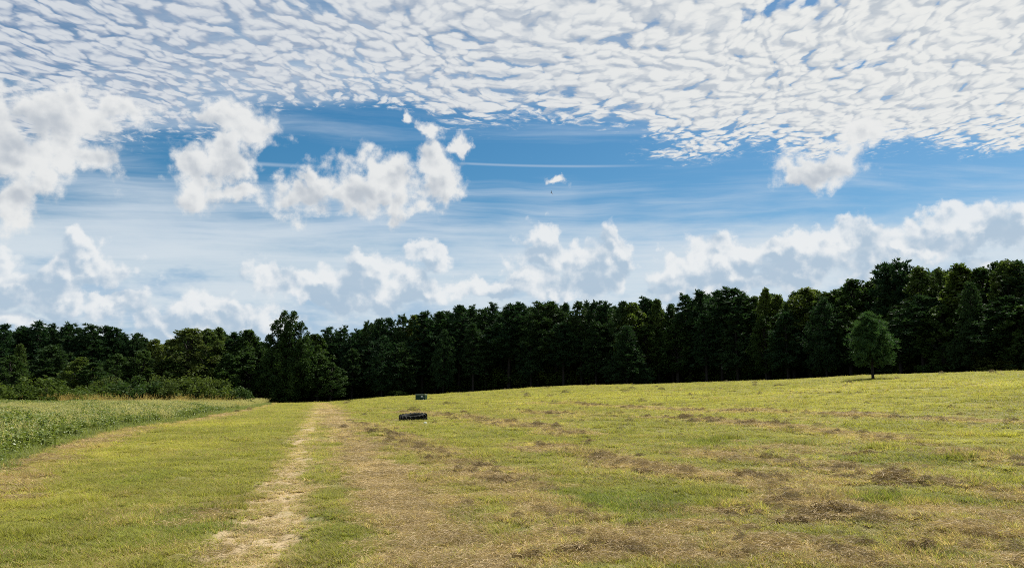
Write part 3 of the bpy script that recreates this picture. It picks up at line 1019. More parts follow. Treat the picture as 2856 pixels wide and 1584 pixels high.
c_weed = protos('green_weeds', [mesh_of('green_weed_patch', *(lambda v, f, a: (v, f, m_weed, a))(*blades(160, 0.4, 0.12, 0.55, 0.014, 0.5, 540 + i, 2, 0.7))) for i in range(4)])
n = 2600
y = rng.uniform(3, CROP_EDGE[-1, 1], n)
x = np.interp(y, CROP_EDGE[:, 1], CROP_EDGE[:, 0]) + rng.normal(-0.15, 0.45, n)
s = rng.uniform(.4, 1.05, n) * (1 - .5 * sstep(0.2, .9, x - np.interp(y, CROP_EDGE[:, 1], CROP_EDGE[:, 0])))
ne = 1500                                # and the ragged strip at the foot of the wood
pe = rng.uniform(700, 3100, ne)
ae = np.arctan2(pe - CX, FPX)
de = np.interp(ae, E_AZ, E_D) + rng.normal(0.6, .8, ne)
x, y = np.append(x, de * np.sin(ae)), np.append(y, de * np.cos(ae))
s = np.append(s, rng.uniform(.35, 1.0, ne) * sstep(.35, .65, fbm(pe * .02, pe * 0, 3, 5)))
n = len(x)
scatter('green_weeds', c_weed, 4, np.stack([x, y, height(x, y)], -1), rng.random(n) * 6.28, np.stack([s, s, s], -1), {},
        label='ragged green weeds fringing the crop and the foot of the wood', kind='stuff', category='weeds')

# ------------------------------------------------------------------ trees
def foliage_material(name, a, b, trans=0.25, rough=0.5, spec=0.3, tint=(0.10, 0.10, 0.02), tamt=0.0):
    m, g = material(name)
    rnd = g.attr('rnd')
    orn = obj_random(g)
    n = g.noise(pos(g), 0.45, 3.0, 0.6)
    c = g.mix((rnd * 0.6 + (n - 0.4) * 1.0).clamp(), a, b)
    c = g.mix(g.step(0.35, 1.0, orn, 0.0, tamt), c, tint)
    surface(g, c, rough, spec, trans=trans)
    return m


m_pine = foliage_material('pine_needles', (0.010, 0.028, 0.012), (0.029, 0.062, 0.023), 0.22, 0.65, 0.10, (0.045, 0.072, 0.018), 0.35)
m_dark = foliage_material('dark_leaves', (0.013, 0.033, 0.010), (0.046, 0.080, 0.018), 0.28, 0.6, 0.07, (0.05, 0.075, 0.015), 0.3)
m_gum = foliage_material('olive_leaves', (0.024, 0.050, 0.012), (0.074, 0.102, 0.026), 0.32, 0.6, 0.08, (0.08, 0.085, 0.02), 0.3)
m_yel = foliage_material('yellow_green_leaves', (0.030, 0.056, 0.011), (0.088, 0.118, 0.022), 0.40, 0.55, 0.15, (0.085, 0.10, 0.02), 0.4)
m_shrub = foliage_material('shrub_leaves', (0.027, 0.052, 0.009), (0.080, 0.108, 0.020), 0.30, 0.6, 0.07, (0.10, 0.10, 0.03), 0.4)
m_bark, g = material('grey_bark')
surface(g, g.mix(g.noise(g.vmath('MULTIPLY', pos(g), (6, 6, 1.2)), 2.0, 4.0, 0.6), (0.010, 0.009, 0.008), (0.036, 0.032, 0.028)), 0.9, 0.1)

H0 = 16.0


def rand_dirs(r, n):
    d = r.normal(0, 1, (n, 3))
    return d / np.linalg.norm(d, axis=1)[:, None]


def sprays(r, centres, per, length, width, spread=1.0, upbias=0.5, outward=None):
    """needle tufts: thin pointed slivers fanning out of each centre"""
    n = len(centres) * per
    c = np.repeat(centres, per, 0)
    d = rand_dirs(r, n) * spread
    d[:, 2] += upbias
    if outward is not None:
        d += np.repeat(outward, per, 0) * 0.7
    d /= np.linalg.norm(d, axis=1)[:, None]
    s = np.cross(d, rand_dirs(r, n))
    s /= np.linalg.norm(s, axis=1)[:, None]
    L = length * (0.6 + 0.8 * r.random(n))[:, None]
    W = width * (0.6 + 0.8 * r.random(n))[:, None]
    v = np.stack([c - d * L * .12, c + d * L * .42 + s * W / 2, c + d * L, c + d * L * .42 - s * W / 2], 1)
    return v.reshape(-1, 3), np.repeat(r.random(len(centres)), per * 4)


def leaves(r, centres, per, radius, size, flat=1.0):
    """leafy clumps: small ovals spread through balls round each centre"""
    n = len(centres) * per
    rad = np.repeat(radius if np.ndim(radius) else np.full(len(centres), radius), per)
    c = np.repeat(centres, per, 0) + rand_dirs(r, n) * (rad * r.random(n) ** 0.45)[:, None] * np.array([1, 1, flat])
    d = rand_dirs(r, n)
    d[:, 2] *= 0.6
    d /= np.linalg.norm(d, axis=1)[:, None]
    s = np.cross(d, rand_dirs(r, n))
    s /= np.linalg.norm(s, axis=1)[:, None]
    L = size * (0.6 + 0.8 * r.random(n))[:, None]
    v = np.stack([c - d * L * .5, c + s * L * .33, c + d * L * .5, c - s * L * .33], 1)
    return v.reshape(-1, 3), np.repeat(np.clip(np.repeat(r.random(len(centres)), per) * .6 + .4 * r.random(n), 0, 1), 4)


def quads_mesh(name, parts, mat):
    v = np.vstack([p[0] for p in parts])
    return mesh_of(name, v, np.arange(len(v)).reshape(-1, 4), mat, dict(rnd=np.concatenate([p[1] for p in parts])))


def pine(seed, base=0.30, width=2.6, shape='stand', per=16, nb=92, mat=None, tuft=0.56):
    """bare trunk, whorls of short limbs, needle tufts; built 16 m tall"""
    r = np.random.default_rng(seed)
    tb = MB()
    lean = r.normal(0, .25, 2)
    def axis(t):
        return np.array([lean[0] * t * t, lean[1] * t * t, H0 * t])
    k = 1.7 if seed == 71 else 1.0
    tb.tube([axis(t) for t in (0, .03, .25, .5, .75, .97)], [.26 * k, .21 * k, .17 * k, .13, .08, .02], 7)
    C, O = [], []
    for i in range(nb):
        t = base + (0.985 - base) * (i + r.random() * .8) / nb
        u = (t - base) / (1 - base)
        if shape == 'stand':
            rad = width * (math.sin(math.pi * min(1, u * 0.76 + 0.24)) ** 0.85) * (0.62 + 0.5 * r.random())
            rad = max(rad, .35)
        elif shape == 'egg':
            rad = width * max(.05, math.sin(math.pi * (0.30 + 0.70 * u) ** 0.85)) ** .85 * (0.66 + .34 * r.random() + .22 * math.sin(i * 2.399 * 3 + u * 9) * math.sin(u * 17 + i * 2.399) + (.12 * math.cos(i * 2.399) * (1 - u)))
        elif shape == 'cone':
            rad = width * (1 - u) ** 0.75 * (0.7 + .45 * r.random()) + .25
        else:                                # dome
            rad = width * math.sqrt(max(0, 1 - (1.7 * u - 0.70) ** 2 if u > .41 else 1 - (.9 * u - .37) ** 2 * 1.2)) * (0.70 + .38 * r.random())
        a = i * 2.399 + r.normal(0, .35)
        if shape == 'dome':
            rad *= 0.85 + .25 * r.random()
        elif shape != 'egg':
            rad *= 0.62 + 0.85 * float(fbm(math.cos(a) * 1.1 + seed * 7.3, math.sin(a) * 1.1 + u * 4.0, 2, seed))
        up = 0.05 + 0.75 * u * u + r.normal(0, .10)
        p0 = axis(t)
        d = np.array([math.cos(a), math.sin(a), up])
        tip = p0 + d * rad
        tb.tube([p0, p0 + d * rad * .5 + np.array([0, 0, -.05]), tip], [.05 * (1 - u) + .025, .03, .012], 3, False)
        nt = max(2, int(rad * 2.9))
        for k in range(nt):
            f = 0.30 + 0.70 * (k + .5 + r.random() * .5) / nt
            q = p0 + d * rad * f + r.normal(0, .14 if shape == 'dome' else .30, 3) * (0.5 + rad * .25)
            C.append(q)
            O.append(d * .6 + np.array([0, 0, .25]))
    for k in range(8):                       # leader
        C.append(axis(0.93 + .07 * k / 8) + r.normal(0, .12, 3))
        O.append(np.array([0, 0, 1.2]))
    C, O = np.array(C), np.array(O)
    crown = quads_mesh('pine_crown', [sprays(r, C, per, tuft, 0.15, 0.9, 0.35, O)], mat or m_pine)
    return tb.mesh('pine_trunk', m_bark, True), crown


def broadleaf(seed, base=0.25, width=3.0, mat=None, tops=((0, 0, 1.0, 1.0),), n=100, per=70, size=0.32, upright=1.0, name='leafy_crown'):
    """forked trunk, rising limbs, crown of clumps; tops = lobes (dx, dy, relative top, relative width); 16 m tall"""
    r = np.random.default_rng(seed)
    tb = MB()
    tb.tube([(0, 0, 0), (0, 0, .5), (.08, .05, H0 * base), (.1, -.05, H0 * (base + .2))], [.34, .27, .22, .16], 8)
    C, Rr = [], []
    for (lx, ly, lt, lw) in tops:
        m = n // len(tops)
        for i in range(m):
            u = (i + r.random()) / m
            z = H0 * (base * 0.9 + (lt - base * 0.9 - .03) * u)
            prof = math.sin(math.pi * (0.12 + 0.86 * u ** (0.8 * upright))) ** 0.65
            rad = width * lw * prof * math.sqrt(r.uniform(0.15, 1.0)) * (0.85 + .3 * r.random())
            a = i * 2.399 + r.normal(0, .4)
            c = np.array([lx * (0.3 + 0.7 * u) + rad * math.cos(a), ly * (0.3 + .7 * u) + rad * math.sin(a), z])
            C.append(c)
            Rr.append(r.uniform(.55, 1.05) * (1.05 - .45 * u))
            if i % 4 == 0:
                tb.tube([(.08 + lx * .2, ly * .2, max(H0 * base * .8, z - rad * 1.1 - 1.0)), (c[0] * .5 + lx * .25, c[1] * .5 + ly * .25, z - rad * .35), tuple(c)], [.10, .06, .02], 4, False)
        C.append(np.array([lx, ly, H0 * lt - .45])); Rr.append(.5)
    crown = quads_mesh(name, [leaves(r, np.array(C), per, np.array(Rr), size)], mat or m_dark)
    return tb.mesh('tree_trunk', m_bark, True), crown


def shrub(seed, mat, w=1.0, h=1.0, n=40, per=60, size=0.15):
    """many-stemmed bush; built 2.6 m tall, 3 m across"""
    r = np.random.default_rng(seed)
    tb = MB()
    C = []
    for i in range(n):
        a = r.random() * 6.28
        u = r.random() ** .6
        rad = 1.35 * w * math.sqrt(r.random())
        z = h * (0.35 + 2.0 * u * math.sqrt(max(0.05, 1 - (rad / (1.6 * w)) ** 2)))
        c = np.array([rad * math.cos(a), rad * math.sin(a), z])
        C.append(c)
        if i % 3 == 0:
            tb.tube([(c[0] * .15, c[1] * .15, -.05), (c[0] * .6, c[1] * .6, z * .55), tuple(c)], [.04, .025, .008], 4, False)
    crown = quads_mesh('shrub_foliage', [leaves(r, np.array(C), per, r.uniform(.28, .5, n), size)], mat)
    return tb.mesh('shrub_stems', m_bark), crown


PROTO = {
    'pine': [pine(1), pine(2, .26, 2.4), pine(3, .34, 2.8), pine(4, .22, 2.9, 'cone'), pine(5, .38, 2.3), pine(6, .28, 3.0), pine(7, .2, 2.6, 'cone'), pine(8, .3, 3.2, 'egg'), pine(9, .25, 2.2, 'egg')],
    'spire': [pine(11, .22, 2.7, 'cone'), pine(12, .26, 2.4, 'cone')],
    'lowpine': [pine(14, .10, 3.7, 'cone', nb=130), pine(15, .13, 3.4, 'stand', nb=130)],
    'dome': [pine(17, .40, 3.6, 'dome', nb=130)],
    'dark': [broadleaf(21), broadleaf(22, .22, 2.7), broadleaf(23, .18, 3.3)],
    'gum': [broadleaf(31, .16, 3.2, m_gum), broadleaf(32, .14, 3.0, m_gum)],
    'yellow': [broadleaf(41, .22, 2.4, m_yel), broadleaf(42, .2, 2.7, m_yel)],
    'poplar': [broadleaf(51, .25, 1.9, m_gum, upright=.8), broadleaf(52, .25, 2.1, m_dark, upright=.8), broadleaf(53, .22, 1.8, m_yel, upright=.8)],
}
KIND = {'pine': ('pine_tree', 'dark pine', 'tree'), 'spire': ('pine_tree', 'dark pointed pine', 'tree'), 'lowpine': ('pine_tree', 'low-branched pine', 'tree'), 'dome': ('pine_tree', 'round-headed pine', 'tree'),
        'dark': ('broadleaf_tree', 'dark green broadleaf tree', 'tree'), 'gum': ('broadleaf_tree', 'olive broadleaf tree', 'tree'), 'yellow': ('broadleaf_tree', 'yellow-green broadleaf tree', 'tree'), 'poplar': ('broadleaf_tree', 'slender upright broadleaf tree', 'tree')}


def plant(name, meshes, loc, scale, rotz, label, cat, group=None, pnames=('trunk', 'crown')):
    e = bpy.data.objects.new(name, None)
    e.empty_display_size = 0.5
    COL.objects.link(e)
    e.location = loc
    e.rotation_euler = (0, 0, rotz)
    e.scale = scale
    e['label'] = label
    e['category'] = cat
    if group:
        e['group'] = group
    for nm, me in zip(pnames, meshes):
        link(nm, me, e)
    return e


def stand_at(px, top, dist):
    """foot of a tree and its height, from the column and row of its top and how far off it stands"""
    d = ray(px, top)
    s = dist / math.hypot(d[0], d[1])
    x, y = d[0] * s, d[1] * s
    z = float(height(x, y))
    return (x, y, z - 0.15), EYE + d[2] * s - z + 0.15


# skyline: column, row of the top, kind, width, metres behind the edge of the field
P_, S_, D_, U_, Y_, O_ = 'pine', 'spire', 'dark', 'gum', 'yellow', 'poplar'
SKY = [(-60, 905, P_, 1, 2), (10, 908, P_, 1.1, 1), (60, 914, P_, 1, 4), (112, 903, P_, 1, 2), (150, 909, S_, 1, 4), (194, 906, P_, 1.1, 2), (228, 918, P_, 1, 5), (261, 911, P_, 1, 1), (297, 914, P_, 1.1, 3), (329, 920, P_, 1, 2), (352, 938, S_, 1, 4),
       (376, 932, P_, .9, 1), (398, 944, P_, .9, 4), (434, 944, Y_, 1, 0), (470, 946, Y_, .9, 3), (528, 914, U_, 1.35, -6), (580, 916, U_, 1.15, -3), (612, 911, O_, 1.1, 1), (655, 931, P_, .9, 2), (695, 918, D_, 1.0, 1), (728, 952, D_, 1, -2),
       (880, 930, D_, 1.1, -3), (925, 917, P_, 1.1, 1), (959, 917, S_, 1, 3), (981, 933, P_, .9, 1), (1002, 925, S_, .8, 4), (1020, 903, S_, .9, 2), (1034, 905, P_, .8, 5), (1064, 892, P_, 1, 2), (1093, 892, P_, .9, 4), (1124, 884, P_, 1.1, 2), (1155, 877, Y_, .8, 3),
       (1180, 873, P_, 1.1, 1), (1216, 873, P_, 1.1, 3), (1248, 873, P_, 1, 5), (1282, 857, P_, .9, 2), (1314, 860, S_, .9, 3), (1355, 865, P_, 1.1, 2), (1379, 854, S_, .8, 4), (1419, 853, P_, 1.1, 1), (1438, 857, P_, .9, 5), (1460, 851, P_, 1, 3), (1499, 848, P_, .95, 1),
       (1526, 852, P_, .9, 4), (1551, 846, P_, 1, 2), (1579, 851, P_, .9, 3), (1619, 846, P_, 1, 1), (1637, 847, P_, .9, 5), (1661, 845, P_, 1, 2), (1692, 848, S_, .85, 3), (1736, 846, P_, 1.1, 1), (1766, 842, Y_, .95, 0), (1801, 836, P_, .9, 3), (1832, 832, O_, .9, 1),
       (1871, 846, O_, .85, 2), (1896, 872, Y_, .9, 4), (1918, 828, P_, .95, 1), (1957, 815, P_, 1.1, 2), (2005, 815, P_, 1.0, 0), (2055, 810, P_, 1.15, 1), (2104, 824, D_, .9, 3), (2134, 801, O_, 1.0, 0), (2168, 820, Y_, .9, 2), (2205, 838, D_, .8, 0), (2225, 812, D_, .9, 4), (2247, 801, Y_, 1, 1),
       (2272, 806, Y_, .8, 4), (2305, 813, D_, 1, 2), (2335, 806, O_, .9, 3), (2374, 777, D_, 1.0, 2), (2432, 780, D_, 1, 4), (2488, 747, 'dome', .82, 3), (2533, 756, D_, .9, 5), (2562, 742, O_, 1.1, 1), (2618, 746, U_, .8, 2), (2676, 734, O_, 1.25, 1), (2705, 752, D_, .9, 4), (2734, 744, D_, .95, 2),
       (2775, 728, D_, .8, 4), (2805, 723, U_, .85, 1), (2846, 733, P_, 1.05, 2), (2900, 728, D_, 1, 1), (2960, 735, P_, 1.1, 2)]
# lower trees standing in front of the wood
FRONT = [(30, 990, D_, .9, -14), (58, 958, O_, .75, -12), (140, 965, P_, 1.1, -6), (225, 995, Y_, 1.25, -16), (262, 1010, D_, 1.1, -18), (330, 985, D_, 1.0, -8), (400, 975, D_, .9, -8), (470, 1000, D_, 1.1, -9), (640, 985, D_, 1.1, -5), (700, 980, D_, 1.2, -4), (760, 990, D_, 1.2, -5),
         (890, 985, D_, 1.2, -6), (925, 1010, D_, 1.0, -7), (985, 975, P_, 1.1, -2), (1068, 942, 'lowpine', 1.05, -5), (1120, 960, 'lowpine', .8, -3), (1238, 925, 'lowpine', .8, -4), (1320, 905, P_, 1, -2), (1480, 900, P_, 1, -1), (1570, 905, P_, 1, -1), (1660, 900, P_, 1, -1),
         (1745, 911, 'lowpine', .75, -6), (1800, 905, D_, .9, -1), (1885, 885, D_, .8, -1), (1965, 880, P_, 1, -2), (2050, 870, P_, 1.1, -2), (2130, 880, D_, .9, -2), (2190, 875, P_, 1.1, -3), (2293, 836, 'lowpine', .72, -5), (2360, 850, D_, .9, -2), (2560, 830, P_, 1.1, -2), (2620, 850, D_, .9, -3),
         (2699, 791, 'lowpine', .72, -4), (2790, 830, P_, 1.1, -3), (2850, 850, D_, 1.0, -4), (2500, 850, D_, .9, -2), (2920, 840, 'lowpine', .8, -4)]

NTH = ['next', 'second', 'third', 'fourth', 'fifth', 'sixth', 'seventh', 'eighth', 'ninth', 'tenth', 'eleventh', 'twelfth', 'thirteenth', 'fourteenth', 'fifteenth', 'sixteenth', 'seventeenth', 'eighteenth', 'nineteenth', 'twentieth', 'twenty-first', 'twenty-second', 'twenty-third', 'twenty-fourth', 'twenty-fifth', 'twenty-sixth', 'twenty-seventh', 'twenty-eighth', 'twenty-ninth', 'thirtieth']
MARKS = [(540, 'the broad olive tree'), (805, 'the tall twin-topped tree'), (1175, 'the green utility box'), (1766, 'the tall yellow-green tree'), (2435, 'the lone field pine')]


def place_words(px, row):
    mx, mn = min(MARKS, key=lambda m: abs(m[0] - px))
    side = 'left' if px < mx else 'right'
    k = sum(1 for q in row if (min(px, mx) < q[0] < max(px, mx)) and q[0] != px)
    return NTH[min(k, len(NTH) - 1)], side, mn


tr = random.Random(5)
for row, words, grp in ((SKY, 'skyline treetop', 'trees of the skyline'), (FRONT, 'lower tree before the wood', 'lower trees in front of the wood')):
    for px, top, kind, ws, back in row:
        a = math.atan2(px - CX, FPX)
        dist = float(np.interp(a, E_AZ, E_D)) + back + 1.5
        loc, h = stand_at(px, top, dist)
        s = h / H0
        nm, kw, cat = KIND[kind]
        nth, side, mn = place_words(px, row)
        if (px, top) == (528, 914):
            lab = 'broad olive tree with pale sunlit leaves behind the row of shrubs'
        elif (px, top) == (1766, 842):
            lab = 'tall yellow-green tree among the dark pines, middle of the wood'
        elif kind == 'dome':
            lab = 'dark round-headed pine rising above the skyline behind the lone field pine'
        else:
            lab = '%s, %s %s %s of %s' % (kw, nth, words, side, mn)
        kx = 1.22 * ws * (0.55 + 0.45 * s) * tr.uniform(.78, 1.25)
        plant(nm, tr.choice(PROTO[kind]), loc, (kx, kx * tr.uniform(.85, 1.15), s), tr.random() * 6.28, lab, cat, grp)

# the tall tree by the end of the track, two tops
loc, h = stand_at(806, 864, 134)
tall = broadleaf(61, .10, 3.4, m_dark, tops=((-.8, .2, 1.0, .62), (.9, -.3, .99, .60), (-2.0, 0, .90, .72), (2.1, .3, .88, .74), (.2, -.4, .86, 1.0), (-3.0, -.4, .74, .8), (3.2, -.4, .72, .85), (-2.4, -.6, .5, 1.0), (3.4, -.6, .5, .95)), n=610, per=70, size=.27)
plant('broadleaf_tree', tall, loc, (h / H0 * 1.02, h / H0, h / H0), 0.0, 'tall dark broadleaf tree with twin tops at the end of the track', 'tree')

# the lone pine standing out in the field
lx, ly = ground_pt(2435, 1058)
ld = math.hypot(lx, ly)
loc, h = stand_at(2437, 878, ld)
loc = (lx, ly, float(height(lx, ly)) - .1)
lone = pine(71, .25, 5.4, 'egg', per=15, nb=150, mat=foliage_material('lone_pine_needles', (0.022, 0.056, 0.020), (0.056, 0.104, 0.030), 0.28, 0.65, 0.10), tuft=.85)
plant('pine_tree', lone, loc, (h / H0, h / H0, h / H0), .6, 'lone round-crowned pine standing in the mown field before the wood', 'tree')

# the depth of the wood behind
wood_c = protos('wood', [m for k in ('pine', 'dark') for pair in PROTO[k][:3] for m in pair])
wp, wsz, wvar = [], [], []
r = np.random.default_rng(77)
for i in range(1250):
    px = r.uniform(-900, 3700)
    a = math.atan2(px - CX, FPX)
    e = float(np.interp(a, E_AZ, E_D))
    dist = e + r.uniform(5, 40)
    top = np.interp(px, [q[0] for q in SKY], [q[1] for q in SKY]) + r.uniform(8, 60)
    loc, h = stand_at(px, top, dist)
    v = int(r.integers(0, 6))
    s = h / H0
    for k in (0, 1):
        wp.append(loc); wsz.append((.55 + .6 * s, .55 + .6 * s, s)); wvar.append(2 * v + k)
# copies keep trunk and crown together: same point, same turn
o = scatter('wood', wood_c, 12, wp, np.repeat(r.random(len(wp) // 2) * 6.28, 2), np.array(wsz), {}, label='dense dark wood behind the field', kind='stuff', category='wood')
o.data.attributes['var'].data.foreach_set('value', np.array(wvar, np.int32))

# undergrowth at the foot of the wood
SH = [shrub(81, m_shrub), shrub(82, m_shrub, 1.15, .9), shrub(83, m_gum, .9, 1.05), shrub(84, m_dark, 1.1, 1.0)]
und_c = protos('undergrowth', [m for m in (SH[3][1], SH[0][1])])
n = 1200
px = r.uniform(-900, 3700, n)
a = np.arctan2(px - CX, FPX)
e = np.interp(a, E_AZ, E_D) + r.uniform(4, 26, n)
x, y = e * np.sin(a), e * np.cos(a)
s = r.uniform(.7, 2.0, n)
scatter('undergrowth', und_c, 2, np.stack([x, y, height(x, y) - .2], -1), r.random(n) * 6.28, np.stack([s * 1.5, s * 1.5, s], -1), {}, label='dark undergrowth among the trunks of the wood', kind='stuff', category='undergrowth')

# ------------------------------------------------------------------ shrubs
SHRUBS = [(-30, 1070, 95, 1.3, 0, 'leafy green shrub at the left edge behind the golden weeds'), (50, 1078, 92, 1.1, 1, 'low shrub between the golden weeds and the leftmost pines'), (118, 1060, 94, 1.5, 0, 'large bright green shrub above the golden weeds at the far left'),
          (190, 1085, 92, 1.3, 1, 'low spreading green bush just right of the large bright shrub'), (255, 1080, 96, 1.4, 1, 'feathery olive bush before the yellow-green tree at the left'), (310, 1066, 100, 1.2, 2, 'upright olive shrub behind the middle of the crop'),
          (378, 1060, 98, 1.5, 3, 'rounded dark green shrub, first of the clipped-looking row'), (444, 1062, 99, 1.0, 2, 'narrow olive shrub in the gap of the shrub row'), (470, 1078, 97, .9, 2, 'small pale-leaved bush low in the shrub row'),
          (520, 1057, 99, 1.5, 0, 'wide olive shrub below the broad olive tree'), (590, 1060, 101, 1.4, 0, 'flat-topped olive shrub right of the widest one'), (650, 1075, 104, 1.1, 3, 'dark shrub at the end of the shrub row by the grass hump'),
          (790, 1098, 134, 1.2, 3, 'low dark bush at the foot of the tall twin-topped tree'), (1105, 1092, 131, .9, 2, 'small pale-leaved bush in shade left of the green utility box'),
          (2740, 1000, 97, 1.1, 2, 'pale green bush at the foot of the wood, far right'), (2810, 1008, 95, 1.3, 0, 'rounded bush beside the pale one at the far right edge'), (2600, 1015, 99, .8, 3, 'small dark bush in the shade right of the lone pine')]
for px, top, dist, w, k, lab in SHRUBS:
    loc, h = stand_at(px, top, dist)
    s = h / 2.6
    s *= 1.25
    plant('shrub', SH[k], loc, (w * 1.45, w * 1.45, s), tr.random() * 6.28, lab, 'shrub', None, ('stem', 'foliage'))

# ------------------------------------------------------------------ things on the field
def thing(name, label, cat, loc, rotz=0.0, group=None):
    e = bpy.data.objects.new(name, None)
    e.empty_display_size = .3
    COL.objects.link(e)
    e.location = loc
    e.rotation_euler = (0, 0, rotz)
    e['label'] = label
    e['category'] = cat
    if group:
        e['group'] = group
    return e


# utility transformer box
m_box, g = material('green_enamel')
surface(g, g.mix(g.noise(pos(g), 6.0, 4.0, .6), (0.006, 0.026, 0.014), (0.012, 0.038, 0.022)), 0.55, 0.2)
m_lid, g = material('pale_lid')
surface(g, g.mix(g.noise(pos(g), 9.0, 4.0, .6), (0.05, 0.085, 0.05), (0.14, 0.17, 0.12)), 0.6, 0.3)  # paler green than the body
m_white, g = material('white_label')
surface(g, g.mix(g.step(.42, .58, g.noise(g.vmath('MULTIPLY', pos(g), (4, 4, 60)), 1.0, 2.0)), (0.78, 0.78, 0.74), (0.45, 0.46, 0.45)), 0.5, 0.3)
m_pad, g = material('concrete_pad')
surface(g, g.mix(g.noise(pos(g), 12.0, 4.0, .6), (0.30, 0.28, 0.24), (0.42, 0.40, 0.36)), 0.9, 0.1)
m_steel, g = material('bright_steel')
surface(g, (0.55, 0.56, 0.56), 0.35, 0.5, metal=0.8)
bx, by = ground_pt(1175, 1115)
bd = math.hypot(bx, by)
W = 27.0 / FPX * bd                   # width seen across the front
Hh = 15.5 / FPX * bd
dp = W * .8
T = thing('transformer_box', 'dark green utility transformer box with white sticker in the mown field', 'utility box', (bx, by, float(gheight(np.array([bx]), np.array([by]))[0])), R(-9))
b = MB(); b.box(-W / 2, W / 2, -dp / 2, dp / 2, .04, Hh * .80, .015); body = link('body', b.mesh('body', m_box), T)
b = MB(); b.box(-W * .52, W * .52, -dp * .53, dp * .53, Hh * .80 + .003, Hh, .02); link('lid', b.mesh('lid', m_lid), T)
b = MB(); b.box(-W * .56, W * .56, -dp * .58, dp * .58, -.12, .04 - .003); link('pad', b.mesh('pad', m_pad), T)
b = MB(); b.box(W * .06, W * .27, -dp / 2 - .006, -dp / 2 - .001, Hh * .50, Hh * .72); link('sticker', b.mesh('sticker', m_white), body)
b = MB(); b.box(W * .36, W * .41, -dp / 2 - .03, -dp / 2 - .001, Hh * .42, Hh * .52, .004); link('padlock', b.mesh('padlock', m_steel), body)
b = MB(); b.box(W * .28, W * .38, -dp / 2 - .007, -dp / 2 - .001, Hh * .14, Hh * .20); link('warning_tag', b.mesh('warning_tag', m_white), body)
b = MB(); b.box(-.008, .008, -dp / 2 - .012, -dp / 2 - .001, .06, Hh * .78); link('door_seam', b.mesh('door_seam', m_box), body)

# tractor tyre lying on its side
m_rub, g = material('weathered_rubber')
n = g.noise(pos(g), 5.0, 4.0, .6)
surface(g, g.mix(n, (0.005, 0.005, 0.005), (0.018, 0.020, 0.014)), 0.75, 0.1)
m_moss, g = material('mossy_rubber')
surface(g, g.mix(g.step(.42, .6, g.noise(pos(g), 7.0, 4.0, .6)), (0.014, 0.014, 0.013), (0.050, 0.070, 0.020)), 0.75, 0.2)
tx, ty = ground_pt(1150, 1174)
td = math.hypot(tx, ty)
RT = 39.0 / FPX * td
HT = 19.5 / FPX * td
T = thing('tractor_tire', 'big black tractor tire with deep lugs lying on its side in the grass', 'tire', (tx, ty + RT * .5, float(gheight(np.array([tx]), np.array([ty + RT * .5]))[0]) - .03), R(15))
T.rotation_euler = (R(5.0), R(-3.5), R(15))
prof = [(.56, .18), (.55, .5), (.56, .82), (.62, .93), (.74, 1.0), (.84, .96), (.90, .84), (.905, .5), (.90, .16), (.84, .04), (.74, 0.0), (.62, .07)]
b = MB()
N = 48
rings = [[(RT * p * math.cos(2 * math.pi * i / N), RT * p * math.sin(2 * math.pi * i / N), HT * z) for p, z in prof] for i in range(N)]
b.loft(rings + [rings[0]])
link('carcass', b.mesh('carcass', m_rub, True), T)
lb = MB()
K = 5
rr = []
for k in range(K):                    # slanting lug, from the shoulder to past the crown
    t = k / (K - 1)
    z = HT * (1.0 - .58 * t)
    an = -.02 + .26 * t
    w = .050 + .012 * t
    r0 = RT * (.86 if k == 0 else .885)
    r1 = RT * (.97 if k == 0 else 1.0)
    rr.append([(r0 * math.cos(an - w), r0 * math.sin(an - w), z), (r1 * math.cos(an - w * .7), r1 * math.sin(an - w * .7), z), (r1 * math.cos(an + w * .7), r1 * math.sin(an + w * .7), z), (r0 * math.cos(an + w), r0 * math.sin(an + w), z)])
lb.loft(rr, True)
up = lb.mesh('lug_upper', m_rub)
lm = MB(); lm.v = [(x, y, HT - z) for x, y, z in lb.v]; lm.f = [tuple(reversed(f)) for f in lb.f]
lo = lm.mesh('lug_lower', m_moss)
NL = 19
for i in range(NL):
    o = link('lug', up, T); o.rotation_euler = (0, 0, 2 * math.pi * i / NL)
    o = link('lug', lo, T); o.rotation_euler = (0, 0, 2 * math.pi * (i + .5) / NL)

# litter in front of the tyre
m_bag, g = material('white_plastic')
surface(g, (0.72, 0.73, 0.70), 0.4, 0.4, trans=.2)
def bag(px, py, w, label, seed):
    x, y = ground_pt(px, py)
    r = np.random.default_rng(seed)
    b = MB()
    nr, ns = 6, 9
    rings = []
    for i in range(nr):
        t = i / (nr - 1)
        rr_ = w * (.15 + math.sin(math.pi * min(.98, t * .85 + .12)))
        rings.append([(rr_ * (0.7 + .5 * r.random()) * math.cos(6.283 * j / ns), rr_ * .6 * (0.7 + .5 * r.random()) * math.sin(6.283 * j / ns), w * 1.2 * t * (0.8 + .35 * r.random())) for j in range(ns)])
    b.loft(rings, True)
    return link('plastic_scrap', b.mesh('plastic_scrap', m_bag), None, (x, y, float(gheight(np.array([x]), np.array([y]))[0]) + .02), label=label, category='litter')
bag(1186, 1184, .075, 'crumpled white plastic scrap in the grass just right of the tire front', 1)
bag(1091, 1179, .04, 'tiny white scrap in the grass left of the tire', 2)

